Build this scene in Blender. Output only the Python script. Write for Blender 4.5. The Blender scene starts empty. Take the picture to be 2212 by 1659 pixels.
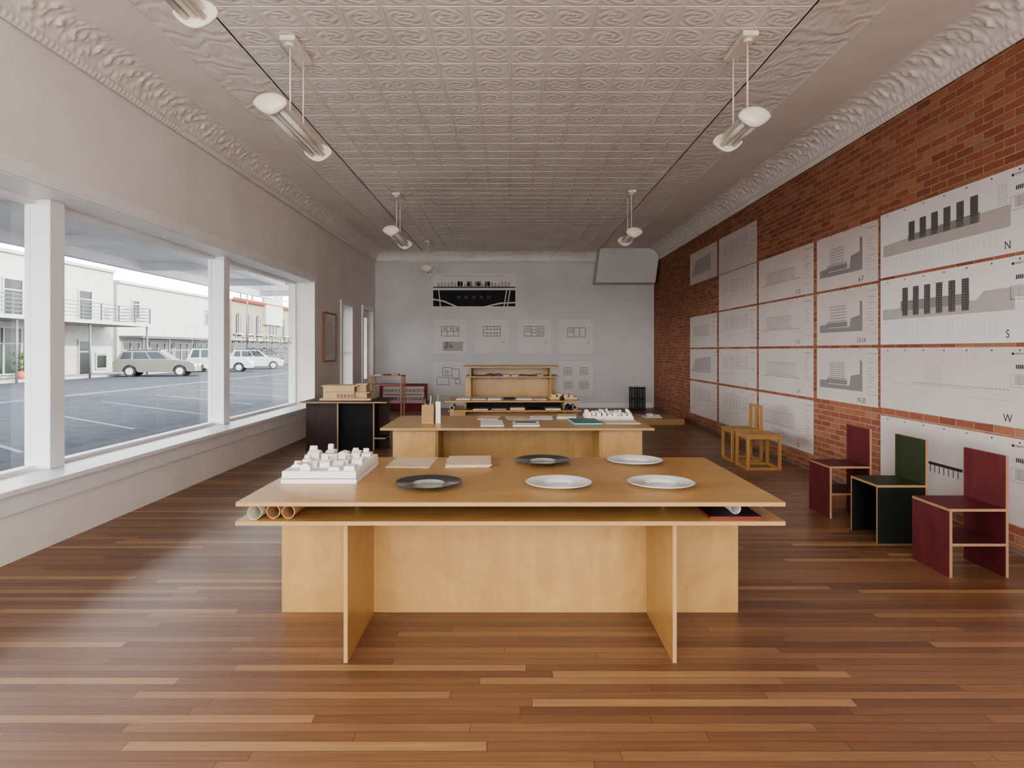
import bpy, bmesh, math, random
from mathutils import Vector, Matrix, noise
random.seed(7)
F=1414.0; VX=1102.0; VY=757.0; H=1.42
scene=bpy.context.scene
COL=scene.collection
try: scene.view_settings.look='AgX - Medium High Contrast'
except Exception: pass

def lin(c):
    out=[]
    for v in c[:3]:
        v=v/255.0
        out.append(v/12.92 if v<=0.04045 else ((v+0.055)/1.055)**2.4)
    return (out[0],out[1],out[2],1.0)

# ---------------------------------------------------------------- materials
class NT:
    def __init__(s,name):
        s.m=bpy.data.materials.new(name); s.m.use_nodes=True
        s.t=s.m.node_tree; s.b=s.t.nodes['Principled BSDF']; s.out=s.t.nodes['Material Output']
    def n(s,typ,**kw):
        nd=s.t.nodes.new(typ)
        for k,v in kw.items(): setattr(nd,k,v)
        return nd
    def l(s,a,b): s.t.links.new(a,b)
    def math(s,op,a,b=None,c=None):
        nd=s.n('ShaderNodeMath',operation=op)
        for i,v in enumerate((a,b,c)):
            if v is None: continue
            if isinstance(v,(int,float)): nd.inputs[i].default_value=v
            else: s.l(v,nd.inputs[i])
        return nd.outputs[0]
    def ramp(s,fac,stops,interp='LINEAR'):
        nd=s.n('ShaderNodeValToRGB'); nd.color_ramp.interpolation=interp
        e=nd.color_ramp.elements
        while len(e)<len(stops): e.new(0.5)
        for i,(p,c) in enumerate(stops):
            e[i].position=p; e[i].color=c
        s.l(fac,nd.inputs[0]); return nd.outputs[0]
    def mix(s,fac,a,b,mode='MIX'):
        nd=s.n('ShaderNodeMix',data_type='RGBA',blend_type=mode)
        for i,v in ((0,fac),(6,a),(7,b)):
            if isinstance(v,(int,float)): nd.inputs[i].default_value=v
            elif isinstance(v,tuple): nd.inputs[i].default_value=v
            else: s.l(v,nd.inputs[i])
        return nd.outputs[2]
    def coords(s,scale=(1,1,1),kind='Object',loc=(0,0,0)):
        tc=s.n('ShaderNodeTexCoord'); mp=s.n('ShaderNodeMapping')
        mp.inputs['Scale'].default_value=scale; mp.inputs['Location'].default_value=loc
        s.l(tc.outputs[kind],mp.inputs[0]); return mp.outputs[0]
    def noise(s,vec,scale,detail=3,rough=.5,dist=0):
        nd=s.n('ShaderNodeTexNoise'); nd.inputs['Scale'].default_value=scale
        nd.inputs['Detail'].default_value=detail; nd.inputs['Roughness'].default_value=rough
        nd.inputs['Distortion'].default_value=dist
        s.l(vec,nd.inputs['Vector']); return nd.outputs['Fac']
    def bump(s,h,strength=.3,dist=.01):
        nd=s.n('ShaderNodeBump'); nd.inputs['Strength'].default_value=strength
        nd.inputs['Distance'].default_value=dist
        s.l(h,nd.inputs['Height']); s.l(nd.outputs[0],s.b.inputs['Normal'])

def mat(name,rgb,rough=.5,var=.06,scale=6,bump=0,bscale=60,metal=0,stretch=(1,1,1),bdist=.004,coat=0,spec=.5):
    N=NT(name); c=lin(rgb)
    v=N.coords(stretch)
    f=N.noise(v,scale,4)
    a=tuple(min(1,x*(1-var*1.6)) for x in c[:3])+(1,); b=tuple(min(1,x*(1+var*1.6)) for x in c[:3])+(1,)
    N.l(N.ramp(f,[(.3,a),(.7,b)]),N.b.inputs['Base Color'])
    N.b.inputs['Roughness'].default_value=rough; N.b.inputs['Metallic'].default_value=metal
    N.b.inputs['Coat Weight'].default_value=coat
    N.b.inputs['Specular IOR Level'].default_value=spec
    if bump: N.bump(N.noise(v,bscale,3),bump,bdist)
    return N.m

def wood(name,dark,light,axis=0,rough=.38,grain=22,coat=.15):
    N=NT(name)
    sc=[1,1,1]; sc[axis]=.16
    v=N.coords(tuple(sc))
    f1=N.noise(v,grain,5,.6,.8); f2=N.noise(N.coords((1,1,1)),2.6,4,.6,1.6)
    base=N.ramp(f1,[(.25,lin(dark)),(.75,lin(light))])
    base=N.mix(.5,base,N.ramp(f2,[(.3,lin(dark)),(.7,lin(light))]))
    N.l(base,N.b.inputs['Base Color']); N.b.inputs['Roughness'].default_value=rough
    N.b.inputs['Coat Weight'].default_value=coat; N.b.inputs['Coat Roughness'].default_value=.3
    N.bump(f1,.05,.002)
    return N.m

def plyedge(name,a,b,axis):
    N=NT(name)
    tc=N.n('ShaderNodeTexCoord'); sp=N.n('ShaderNodeSeparateXYZ'); N.l(tc.outputs['Object'],sp.inputs[0])
    f=N.math('FRACT',N.math('MULTIPLY',sp.outputs[axis],1/.0052))
    N.l(N.ramp(f,[(.35,lin(a)),(.65,lin(b))]),N.b.inputs['Base Color'])
    N.b.inputs['Roughness'].default_value=.6
    return N.m

def cells(N,u,v,w,h,half=False,mortar=.003,wj=1.0):
    row=N.math('FLOOR',N.math('DIVIDE',v,h))
    if half: off=N.math('MULTIPLY',N.math('MODULO',N.math('ADD',row,1000),2.0),.5)
    else:
        wn=N.n('ShaderNodeTexWhiteNoise',noise_dimensions='1D'); N.l(row,wn.inputs['W'])
        off=N.math('MULTIPLY',wn.outputs['Value'],7.3)
    uu=N.math('ADD',N.math('DIVIDE',u,w),off)
    colm=N.math('FLOOR',uu)
    cv=N.n('ShaderNodeCombineXYZ'); N.l(row,cv.inputs[0]); N.l(colm,cv.inputs[1])
    w2=N.n('ShaderNodeTexWhiteNoise',noise_dimensions='2D'); N.l(cv.outputs[0],w2.inputs['Vector'])
    fu=N.math('FRACT',uu); fv=N.math('FRACT',N.math('DIVIDE',v,h))
    du=N.math('MULTIPLY',N.math('MINIMUM',fu,N.math('SUBTRACT',1,fu)),w)
    dv=N.math('MULTIPLY',N.math('MINIMUM',fv,N.math('SUBTRACT',1,fv)),h)
    d=N.math('MINIMUM',du,dv)
    mr=N.n('ShaderNodeMapRange'); mr.interpolation_type='SMOOTHSTEP'
    N.l(d,mr.inputs[0]); mr.inputs[1].default_value=mortar*.5; mr.inputs[2].default_value=mortar*1.5
    return w2.outputs['Value'],mr.outputs[0],w2.outputs['Color']

def floor_mat():
    N=NT('oak_strip_floor')
    tc=N.n('ShaderNodeTexCoord'); sp=N.n('ShaderNodeSeparateXYZ'); N.l(tc.outputs['Object'],sp.inputs[0])
    rnd,edge,rc=cells(N,sp.outputs[0],sp.outputs[1],1.3,.058,False,.0010)
    c=N.ramp(rnd,[(0,lin((112,80,59))),(.25,lin((125,90,66))),(.6,lin((134,99,72))),(.88,lin((146,110,80))),(.97,lin((164,129,92))),(1,lin((170,136,98)))])
    cv=N.n('ShaderNodeCombineXYZ')
    N.l(N.math('ADD',N.math('MULTIPLY',sp.outputs[0],1.1),N.math('MULTIPLY',rnd,50)),cv.inputs[0])
    N.l(N.math('MULTIPLY',sp.outputs[1],26),cv.inputs[1])
    g=N.noise(cv.outputs[0],2.2,5,.6,.6)
    gr=N.ramp(g,[(.3,(.72,.70,.68,1)),(.65,(1.1,1.08,1.05,1))])
    c=N.mix(.8,c,gr,'MULTIPLY')
    c=N.mix(edge,lin((66,45,32)),c)
    N.l(c,N.b.inputs['Base Color'])
    N.l(N.ramp(g,[(0,(.32,.32,.32,1)),(1,(.44,.44,.44,1))]),N.b.inputs['Roughness'])
    N.bump(N.math('ADD',edge,N.math('MULTIPLY',g,.12)),.25,.002)
    return N.m

def brick_mat():
    N=NT('red_brick')
    tc=N.n('ShaderNodeTexCoord'); sp=N.n('ShaderNodeSeparateXYZ'); N.l(tc.outputs['Object'],sp.inputs[0])
    nz=N.noise(tc.outputs['Object'],14,3); nz2=N.noise(tc.outputs['Object'],60,3)
    wob=N.math('MULTIPLY',N.math('SUBTRACT',nz,.5),.010)
    rnd,edge,rc=cells(N,N.math('ADD',sp.outputs[1],wob),N.math('ADD',sp.outputs[2],wob),.205,.0625,True,.0056)
    c=N.ramp(rnd,[(0,lin((142,88,70))),(.15,lin((150,94,74))),(.5,lin((158,101,79))),(.8,lin((167,110,85))),(.93,lin((174,124,97))),(1,lin((156,118,96)))])
    c=N.mix(.4,c,N.ramp(nz2,[(.3,(.76,.74,.72,1)),(.7,(1.12,1.1,1.08,1))]),'MULTIPLY')
    big=N.noise(tc.outputs['Object'],.9,3)
    c=N.mix(.2,c,N.ramp(big,[(.3,(.75,.72,.72,1)),(.7,(1.1,1.1,1.1,1))]),'MULTIPLY')
    mo=N.ramp(nz,[(.3,lin((156,128,106))),(.7,lin((176,150,128)))])
    c=N.mix(edge,mo,c)
    N.l(c,N.b.inputs['Base Color']); N.b.inputs['Roughness'].default_value=.9
    N.b.inputs['Specular IOR Level'].default_value=.3
    N.bump(N.math('ADD',edge,N.math('MULTIPLY',nz2,.35)),.55,.006)
    return N.m

def ceiling_mat():
    N=NT('pressed_tin_paint')
    tc=N.n('ShaderNodeTexCoord'); sp=N.n('ShaderNodeSeparateXYZ'); N.l(tc.outputs['Object'],sp.inputs[0])
    x=sp.outputs[0]; ax=N.math('ABSOLUTE',x)
    wob=N.math('SUBTRACT',N.noise(tc.outputs['Object'],9,2),.5)
    T=.305
    cx=N.math('SUBTRACT',N.math('FRACT',N.math('DIVIDE',N.math('ADD',x,2.135+61*T),T)),.5)
    cy=N.math('SUBTRACT',N.math('FRACT',N.math('DIVIDE',N.math('ADD',sp.outputs[1],3.0+61*T),T)),.5)
    r=N.math('SQRT',N.math('ADD',N.math('MULTIPLY',cx,cx),N.math('MULTIPLY',cy,cy)))
    th=N.math('ARCTAN2',cy,cx)
    pet=N.math('SINE',N.math('ADD',N.math('ADD',N.math('MULTIPLY',th,4.0),N.math('MULTIPLY',r,19.0)),N.math('MULTIPLY',wob,5.0)))
    ring=N.math('COSINE',N.math('ADD',N.math('MULTIPLY',r,40.0),N.math('MULTIPLY',wob,4.0)))
    m=N.math('MAXIMUM',N.math('ABSOLUTE',cx),N.math('ABSOLUTE',cy))
    mr=N.n('ShaderNodeMapRange'); mr.interpolation_type='SMOOTHSTEP'; N.l(m,mr.inputs[0])
    mr.inputs[1].default_value=.36; mr.inputs[2].default_value=.46; mr.inputs[3].default_value=1; mr.inputs[4].default_value=0
    h1=N.math('MULTIPLY',mr.outputs[0],N.math('ADD',.5,N.math('ADD',N.math('MULTIPLY',pet,.4),N.math('MULTIPLY',ring,.22))))
    rim=N.math('MULTIPLY',N.math('GREATER_THAN',N.math('ABSOLUTE',cx),.47),.9)
    rimy=N.math('MULTIPLY',N.math('GREATER_THAN',N.math('ABSOLUTE',cy),.475),.6)
    h1=N.math('ADD',N.math('ADD',h1,rim),rimy)
    w2=N.n('ShaderNodeTexWave'); w2.wave_type='RINGS'
    w2.inputs['Scale'].default_value=2.6; w2.inputs['Distortion'].default_value=9; w2.inputs['Detail'].default_value=2; w2.inputs['Detail Scale'].default_value=1.6
    N.l(N.coords((1.4,.8,1)),w2.inputs['Vector'])
    fine=N.noise(tc.outputs['Object'],90,2)
    isb=N.math('GREATER_THAN',ax,2.14); isp=N.math('GREATER_THAN',ax,2.66)
    h=N.math('ADD',N.math('MULTIPLY',h1,N.math('SUBTRACT',1,isb)),N.math('MULTIPLY',w2.outputs['Fac'],N.math('SUBTRACT',isb,isp)))
    h=N.math('ADD',h,N.math('MULTIPLY',fine,N.math('ADD',.05,N.math('MULTIPLY',isp,.3))))
    c=N.ramp(N.noise(tc.outputs['Object'],1.2,4),[(.3,lin((226,219,212))),(.7,lin((237,231,225)))])
    N.l(c,N.b.inputs['Base Color']); N.b.inputs['Roughness'].default_value=.6
    N.bump(h,.5,.011)
    return N.m

M={}
M['floor']=floor_mat(); M['brick']=brick_mat(); M['ceil']=ceiling_mat()
M['corn']=mat('cornice_paint',(230,224,218),.55,.03,3,.15,80)
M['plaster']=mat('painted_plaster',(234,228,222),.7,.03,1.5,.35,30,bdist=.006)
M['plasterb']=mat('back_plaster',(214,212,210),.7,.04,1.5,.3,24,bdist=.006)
M['trim']=mat('white_trim_paint',(236,235,234),.4,.02,4)
M['birch']=wood('birch_ply_x',(160,122,72),(194,156,98),0,.34,16,.2)
M['birchy']=wood('birch_ply_y',(160,122,72),(194,156,98),1,.34,16,.2)
M['birchz']=wood('birch_ply_z',(162,122,70),(194,155,94),2,.4,12,.15)
M['pine']=wood('oak_frame',(160,118,66),(188,146,88),2,.45,14,.1)
M['pinkwood']=wood('reddish_wood',(126,86,64),(160,114,88),2,.5,14,.1)
M['lwood']=wood('pale_model_wood',(188,156,112),(210,182,138),0,.55,20,0)
for i,a in enumerate('XYZ'):
    M['edge'+a]=plyedge('ply_edge_'+a.lower(),(136,98,60),(198,164,112),i)
    M['edged'+a]=plyedge('panel_edge_'+a.lower(),(136,104,76),(178,144,108),i)
M['red']=mat('red_stained_panel',(98,40,43),.6,.14,18,stretch=(1,1,.3),spec=.35)
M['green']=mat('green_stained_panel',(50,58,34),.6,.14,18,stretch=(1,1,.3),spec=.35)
M['green_shade']=mat('shaded_green_panel',(17,23,15),.6,.12,18,spec=.3)  # green panel darkened to paint the shadow on the chair sides
M['dbrown']=mat('dark_brown_panel',(54,36,33),.55,.14,14,stretch=(1,1,.3),spec=.3)
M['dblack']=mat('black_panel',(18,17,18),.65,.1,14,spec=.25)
M['paper']=mat('tracing_paper',(210,198,192),.75,.02,2,.1,8,bdist=.004)
M['paperw']=mat('drawing_paper_white',(224,220,217),.75,.015,2)
M['ink']=mat('black_ink',(56,53,55),.7,.02)
M['black']=mat('solid_black_ink',(26,26,28),.7,.02)
M['grey']=mat('grey_ink',(142,136,134),.7,.02)
M['lgrey']=mat('light_grey_ink',(180,171,167),.7,.02)
M['redink']=mat('red_ink',(204,146,138),.7,.02)
M['white']=mat('white_porcelain',(232,231,228),.18,.01,4,coat=.4)
M['darkplate']=mat('dark_glazed_porcelain',(42,47,49),.12,.12,14,coat=.7)
M['plate_reflection']=mat('dark_porcelain_reflection',(158,160,156),.14,.12,14,coat=.6)  # reflection in the dark plate wells, painted as a paler glaze
M['plasterm']=mat('white_cardboard',(230,224,216),.75,.02,6)
M['linen']=mat('natural_linen',(202,184,154),.9,.06,60,.3,200,bdist=.002)
M['enamel']=mat('cream_enamel',(232,224,208),.3,.03,6)
M['tube']=mat('fluorescent_tube_glass',(240,238,232),.2,.01,4)
M['steel']=mat('brushed_steel',(170,168,164),.35,.05,20,metal=.9)
M['blackm']=mat('black_metal',(26,26,28),.5,.1,8)
M['card']=mat('cardboard_tube',(184,144,100),.8,.06,12)
M['roll']=mat('rolled_paper',(216,210,184),.7,.03,6)
M['teal']=mat('teal_cover',(70,124,118),.5,.03,6)
M['navy']=mat('navy_cover',(34,44,68),.5,.03,6)
M['redcov']=mat('red_cover',(132,30,36),.5,.05,6)
M['posterred']=mat('poster_red',(142,44,50),.6,.03,6)
M['asphalt']=mat('asphalt',(52,53,56),.95,.14,4,.3,60,spec=.05)
M['concrete']=mat('concrete',(126,124,120),.95,.06,3,.2,40,spec=.1)
M['paint']=mat('road_paint',(92,92,94),.9,.05,8,spec=.1)
M['stuccow']=mat('white_stucco',(138,136,132),.9,.05,2,.2,20,spec=.1)
M['stuccoc']=mat('cream_stucco',(112,103,88),.9,.05,2,.2,20,spec=.1)
M['greybase']=mat('grey_masonry',(74,72,72),.9,.05,2,spec=.1)
M['rooftile']=mat('red_roof_tile',(112,48,32),.8,.1,10)
M['exglass']=mat('dark_window_glass',(20,25,25),.3,.1,2,spec=.3)
M['exgreen']=mat('green_window_glass',(34,46,41),.3,.15,2,spec=.3)
M['extrim']=mat('painted_exterior_trim',(130,130,128),.6,.03,4)
M['rail']=mat('galvanised_rail',(66,66,68),.5,.05,8)
M['canopy']=mat('white_canopy_metal',(214,214,218),.6,.04,2)
M['carsilver']=mat('silver_car_paint',(80,78,70),.3,.03,4,metal=.4,coat=.3)
M['carwhite']=mat('white_car_paint',(136,136,136),.3,.02,4,coat=.3)
M['tyre']=mat('tyre_rubber',(16,16,18),.85,.1,10)
M['leaf']=mat('green_leaves',(46,68,26),.7,.3,20)
M['terra']=mat('terracotta',(130,62,42),.8,.08,10)
def glassmat():
    N=NT('window_glass'); N.t.nodes.remove(N.b)
    tr=N.n('ShaderNodeBsdfTransparent'); gl=N.n('ShaderNodeBsdfGlossy'); gl.inputs['Roughness'].default_value=.02
    tr.inputs[0].default_value=(.985,.995,.99,1)
    lw=N.n('ShaderNodeLayerWeight'); lw.inputs['Blend'].default_value=.5
    f=N.math('ADD',N.math('MULTIPLY',N.math('POWER',lw.outputs['Facing'],5),.5),.03)
    mx=N.n('ShaderNodeMixShader'); N.l(f,mx.inputs[0]); N.l(tr.outputs[0],mx.inputs[1]); N.l(gl.outputs[0],mx.inputs[2])
    N.l(mx.outputs[0],N.out.inputs[0]); return N.m
M['glass']=glassmat()

# ---------------------------------------------------------------- mesh builder
class MB:
    def __init__(s): s.bm=bmesh.new(); s.mats=[]
    def mi(s,m):
        if isinstance(m,str): m=M[m]
        if m not in s.mats: s.mats.append(m)
        return s.mats.index(m)
    def box(s,x0,x1,y0,y1,z0,z1,m,bev=0):
        i=s.mi(m); b=s.bm
        vs=[b.verts.new(p) for p in ((x0,y0,z0),(x1,y0,z0),(x1,y1,z0),(x0,y1,z0),(x0,y0,z1),(x1,y0,z1),(x1,y1,z1),(x0,y1,z1))]
        fs=[b.faces.new([vs[k] for k in q]) for q in ((3,2,1,0),(4,5,6,7),(0,1,5,4),(1,2,6,5),(2,3,7,6),(3,0,4,7))]
        for f in fs: f.material_index=i
        if bev:
            es=list({e for f in fs for e in f.edges})
            r=bmesh.ops.bevel(b,geom=es,offset=bev,segments=1,affect='EDGES',profile=.5)
            for f in r['faces']: f.material_index=i
        return s
    def panel(s,x0,x1,y0,y1,z0,z1,face='birch',edge='edge'):
        d=[abs(x1-x0),abs(y1-y0),abs(z1-z0)]; ax=d.index(min(d)); nm='XYZ'[ax]
        fi=s.mi(face); ei=s.mi(edge+nm); b=s.bm
        vs=[b.verts.new(p) for p in ((x0,y0,z0),(x1,y0,z0),(x1,y1,z0),(x0,y1,z0),(x0,y0,z1),(x1,y0,z1),(x1,y1,z1),(x0,y1,z1))]
        for q,a in (((3,2,1,0),2),((4,5,6,7),2),((0,1,5,4),1),((1,2,6,5),0),((2,3,7,6),1),((3,0,4,7),0)):
            f=b.faces.new([vs[k] for k in q]); f.material_index=fi if a==ax else ei
        return s
    def poly(s,pts,m):
        f=s.bm.faces.new([s.bm.verts.new(p) for p in pts]); f.material_index=s.mi(m); return s
    def prism(s,pts,vec,m):
        i=s.mi(m); v=Vector(vec)
        a=[s.bm.verts.new(p) for p in pts]; c=[s.bm.verts.new(Vector(p)+v) for p in pts]
        fs=[s.bm.faces.new(a[::-1]),s.bm.faces.new(c)]
        n=len(pts)
        for k in range(n): fs.append(s.bm.faces.new((a[k],a[(k+1)%n],c[(k+1)%n],c[k])))
        for f in fs: f.material_index=i
        return s
    def cyl(s,p0,p1,r,m,seg=16,r1=None,caps=True,smooth=True):
        i=s.mi(m); p0=Vector(p0); p1=Vector(p1); r1=r if r1 is None else r1
        ax=(p1-p0).normalized(); up=Vector((0,0,1)) if abs(ax.z)<.9 else Vector((1,0,0))
        u=ax.cross(up).normalized(); w=ax.cross(u)
        A=[];B=[]
        for k in range(seg):
            t=2*math.pi*k/seg; d=u*math.cos(t)+w*math.sin(t)
            A.append(s.bm.verts.new(p0+d*r)); B.append(s.bm.verts.new(p1+d*r1))
        for k in range(seg):
            f=s.bm.faces.new((A[k],A[(k+1)%seg],B[(k+1)%seg],B[k])); f.material_index=i; f.smooth=smooth
        if caps:
            for L in (A[::-1],B):
                f=s.bm.faces.new(L); f.material_index=i
        return s
    def lathe(s,prof,c,m,seg=48,mats=None):
        rings=[]
        for r,z in prof:
            if r<1e-5: rings.append([s.bm.verts.new((c[0],c[1],c[2]+z))])
            else: rings.append([s.bm.verts.new((c[0]+r*math.cos(2*math.pi*k/seg),c[1]+r*math.sin(2*math.pi*k/seg),c[2]+z)) for k in range(seg)])
        for j in range(len(rings)-1):
            A,B=rings[j],rings[j+1]; i=s.mi(mats[j] if mats else m)
            for k in range(seg):
                a=A[k%len(A)]; a2=A[(k+1)%len(A)] if len(A)>1 else None
                b_=B[k%len(B)]; b2=B[(k+1)%len(B)] if len(B)>1 else None
                vs=[v for v in (a,a2,b2,b_) if v is not None]
                f=s.bm.faces.new(vs); f.material_index=i; f.smooth=True
        return s
    def mesh(s,src,m,mtx):
        i=s.mi(m); vs=[s.bm.verts.new(mtx@v.co) for v in src.vertices]
        for p in src.polygons:
            try:
                f=s.bm.faces.new([vs[k] for k in p.vertices]); f.material_index=i
            except ValueError: pass
        return s
    def done(s,name,parent=None,world=True,normals=True,**kw):
        vs=s.bm.verts
        if normals: bmesh.ops.recalc_face_normals(s.bm,faces=s.bm.faces[:])
        lo=Vector([min(v.co[k] for v in vs) for k in range(3)]); hi=Vector([max(v.co[k] for v in vs) for k in range(3)])
        o=Vector(((lo.x+hi.x)/2,(lo.y+hi.y)/2,lo.z)) if not kw.get('center') else (lo+hi)/2
        if kw.get('zero'): o=Vector((0,0,0))
        for v in vs: v.co-=o
        me=bpy.data.meshes.new(name); s.bm.to_mesh(me); s.bm.free()
        for m in s.mats: me.materials.append(m)
        ob=bpy.data.objects.new(name,me); COL.objects.link(ob)
        if parent is not None:
            ob.parent=parent; ob.location=o-(parent.location if world else Vector((0,0,0)))
        else: ob.location=o
        return ob

def tag(o,label,cat,group=None):
    o['label']=label; o['category']=cat
    if group: o['group']=group
    return o
def struct(o,label=None):
    o['kind']='structure'
    if label: o['label']=label
    return o
def empty(name,loc,label=None,cat=None,group=None,rz=0):
    e=bpy.data.objects.new(name,None); COL.objects.link(e); e.location=loc; e.empty_display_size=.1
    e.rotation_euler=(0,0,rz)
    if label: tag(e,label,cat,group)
    return e

_tc={}
def textmesh(sx):
    if sx in _tc: return _tc[sx]
    cu=bpy.data.curves.new('t','FONT'); cu.body=sx; cu.size=1; cu.align_x='CENTER'; cu.align_y='CENTER'; cu.resolution_u=3
    ob=bpy.data.objects.new('t',cu); COL.objects.link(ob); bpy.context.view_layer.update()
    me=bpy.data.meshes.new_from_object(ob.evaluated_get(bpy.context.evaluated_depsgraph_get()))
    bpy.data.objects.remove(ob); bpy.data.curves.remove(cu)
    _tc[sx]=me; return me

# flat sheet: origin = top-left corner, u right, v down
class Sheet:
    def __init__(s,o,u,n,w,h,base='paper',t=.003):
        s.b=MB(); s.o=Vector(o)+Vector(n)*.003; s.u=Vector(u); s.n=Vector(n); s.v=Vector((0,0,-1)); s.w=w; s.h=h
        a=s.o; pts=[a,a+s.u*w,a+s.u*w+s.v*h,a+s.v*h]
        s.b.prism(pts,s.n*t,base); s.t=t; s.k=0
    def P(s,x,y): return s.o+s.u*x+s.v*y+s.n*(s.t+.0008+s.k*.0003)
    def rect(s,x0,y0,x1,y1,m):
        s.b.poly([s.P(x0,y0),s.P(x1,y0),s.P(x1,y1),s.P(x0,y1)],m)
    def poly(s,pts,m): s.b.poly([s.P(*p) for p in pts],m)
    def line(s,x0,y0,x1,y1,m='ink',t=.004):
        d=math.hypot(x1-x0,y1-y0) or 1; nx=-(y1-y0)/d*t/2; ny=(x1-x0)/d*t/2
        s.poly([(x0+nx,y0+ny),(x1+nx,y1+ny),(x1-nx,y1-ny),(x0-nx,y0-ny)],m)
    def frame(s,x0,y0,x1,y1,m='ink',t=.004):
        s.line(x0,y0,x1,y0,m,t); s.line(x1,y0,x1,y1,m,t); s.line(x1,y1,x0,y1,m,t); s.line(x0,y1,x0,y0,m,t)
    def text(s,tx,x,y,size,m='ink'):
        me=textmesh(tx); p=s.P(x,y)
        R=Matrix((( s.u.x, -s.v.x, s.n.x),( s.u.y,-s.v.y,s.n.y),( s.u.z,-s.v.z,s.n.z))).to_4x4()
        s.b.mesh(me,m,Matrix.Translation(p)@R@Matrix.Scale(size,4))
    def done(s,name,parent=None): return s.b.done(name,parent,normals=False,center=True)

XL=-3.34; XR=3.56; YB=16.2; YF=-3.0; ZC=3.85; XG=-3.70
# ---------------------------------------------------------------- camera
cam=bpy.data.cameras.new('camera'); co=bpy.data.objects.new('camera',cam); COL.objects.link(co)
co.location=(0,0,H); co.rotation_euler=(math.radians(90),0,0)
cam.sensor_width=36; cam.lens=36*F/2212; cam.shift_x=(1106-VX)/2212; cam.shift_y=-(829.5-VY)/2212
cam.clip_start=.05; cam.clip_end=500
scene.camera=co

# ---------------------------------------------------------------- shell
b=MB(); b.box(XL-.5,XR+.3,YF-.3,YB+.3,-.15,0,'floor'); struct(b.done('floor',zero=True),'reddish brown strip hardwood floor')
W1=(-1.0,11.19,.5,2.6); W2=(12.95,13.75,.45,2.33); D1=(14.8,15.75,0,2.35)
XO=XL-.45
b=MB()
def lw(y0,y1,z0,z1): b.box(XO,XL,y0,y1,z0,z1,'plaster')
lw(YF-.3,W1[0],0,5.2); lw(W1[0],W1[1],0,W1[2]-.01); lw(W1[0],W1[1],W1[3],5.2)
lw(W1[1],W2[0],0,5.2); lw(W2[0],W2[1],0,W2[2]-.01); lw(W2[0],W2[1],W2[3],5.2)
lw(W2[1],D1[0],0,5.2); lw(D1[0],D1[1],D1[3],5.2); lw(D1[1],YB+.3,0,5.2)
struct(b.done('wall_left'),'white painted plaster wall with shop windows')
b=MB(); b.box(XR,XR+.3,YF-.3,YB+.3,0,5.2,'brick'); struct(b.done('wall_right',zero=True),'exposed red brick wall')
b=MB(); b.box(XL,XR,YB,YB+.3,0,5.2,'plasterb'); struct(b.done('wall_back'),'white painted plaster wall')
b=MB()
for q in ((XL,XR,0,.4),(XL,XR,3.3,5.2),(XL,XL+.1,.4,3.3),(XR-.1,XR,.4,3.3),(-.06,.06,.4,3.3)): b.box(q[0],q[1],YF-.3,YF,q[2],q[3],'plaster')
struct(b.done('wall_front'),'white shopfront wall')
b=MB(); b.box(XL,XR,YF,YB,ZC,ZC+.2,'ceil')
x=-2.135
while x<2.2:
    b.box(x-.006,x+.006,YF,YB-.3,ZC-.009,ZC,'ceil'); x+=.305
y=YF
while y<YB-.3:
    b.box(-2.14,2.14,y-.003,y+.003,ZC-.003,ZC,'ceil'); y+=.305
for xx in (-2.66,-2.14,2.14,2.66): b.box(xx-.015,xx+.015,YF,YB-.3,ZC-.009,ZC,'ceil')
struct(b.done('ceiling',zero=True),'white pressed tin ceiling with embossed tiles')

def cornice(name,p0,d,inward,length,proj=.26,drop=.25):
    bm=bmesh.new(); p0=Vector(p0); d=Vector(d); inw=Vector(inward)
    nu=int(length/.014); nv=28
    prof=[]
    for j in range(nv+1):
        t=j/nv
        if t<.14: a=.03*math.sin(t/.14*math.pi*.5)+.012; z=t*.45
        else:
            q=(t-.14)/.86; a=.035+(proj-.035)*(1-math.cos(q*math.pi/2))**.9; z=.063+(drop-.063)*math.sin(q*math.pi/2)**.95
        prof.append((a,-drop+z*1.0))
    rows=[]
    for i in range(nu+1):
        u=i*length/nu; r=[]
        for j,(a,z) in enumerate(prof):
            t=j/nv; h=0
            if t<.16:
                k=(u/.055)%1-.5; h=.011*max(0,1-abs(k)*2.6)*math.sin(min(1,t/.16)*math.pi)
            elif t<.95:
                q=(t-.16)/.79
                P=.44; ph=2*math.pi*u/P
                s1=math.sin(ph+2.6*math.sin(q*3.0)+1.2*math.cos(2*ph)); s2=math.cos(3*ph-7*q+1.5*math.sin(ph))
                e=math.sin(math.pi*q)**.6
                leaf=max(0,s1)*max(0,.45+.55*s2)
                lo_=max(0,math.sin(5*ph+9*q))*max(0,math.sin(2*ph-11*q))
                fin=.5+.5*math.sin(15*math.sin(ph)+26*q)
                h=e*(.022*leaf*(.3+.7*fin)+.014*lo_+.016*max(0,noise.noise(Vector((u*24,q*6,0)))))
            n=(inw*.72+Vector((0,0,-.72)))
            r.append(bm.verts.new(p0+d*u+inw*a+Vector((0,0,z))+n*h))
        rows.append(r)
    for i in range(nu):
        for j in range(nv):
            f=bm.faces.new((rows[i][j],rows[i+1][j],rows[i+1][j+1],rows[i][j+1])); f.smooth=True
    me=bpy.data.meshes.new(name); bm.to_mesh(me); bm.free(); me.materials.append(M['corn'])
    o=bpy.data.objects.new(name,me); COL.objects.link(o)
    return struct(o,'embossed white plaster cornice with leaf ornament')
cornice('trim_1',(XL,YF,ZC),(0,1,0),(1,0,0),YB-YF)
cornice('trim_2',(XR,YF,ZC),(0,1,0),(-1,0,0),YB-YF,.30,.27)
cornice('trim_3',(XL,YB,ZC),(1,0,0),(0,-1,0),XR-XL)
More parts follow.
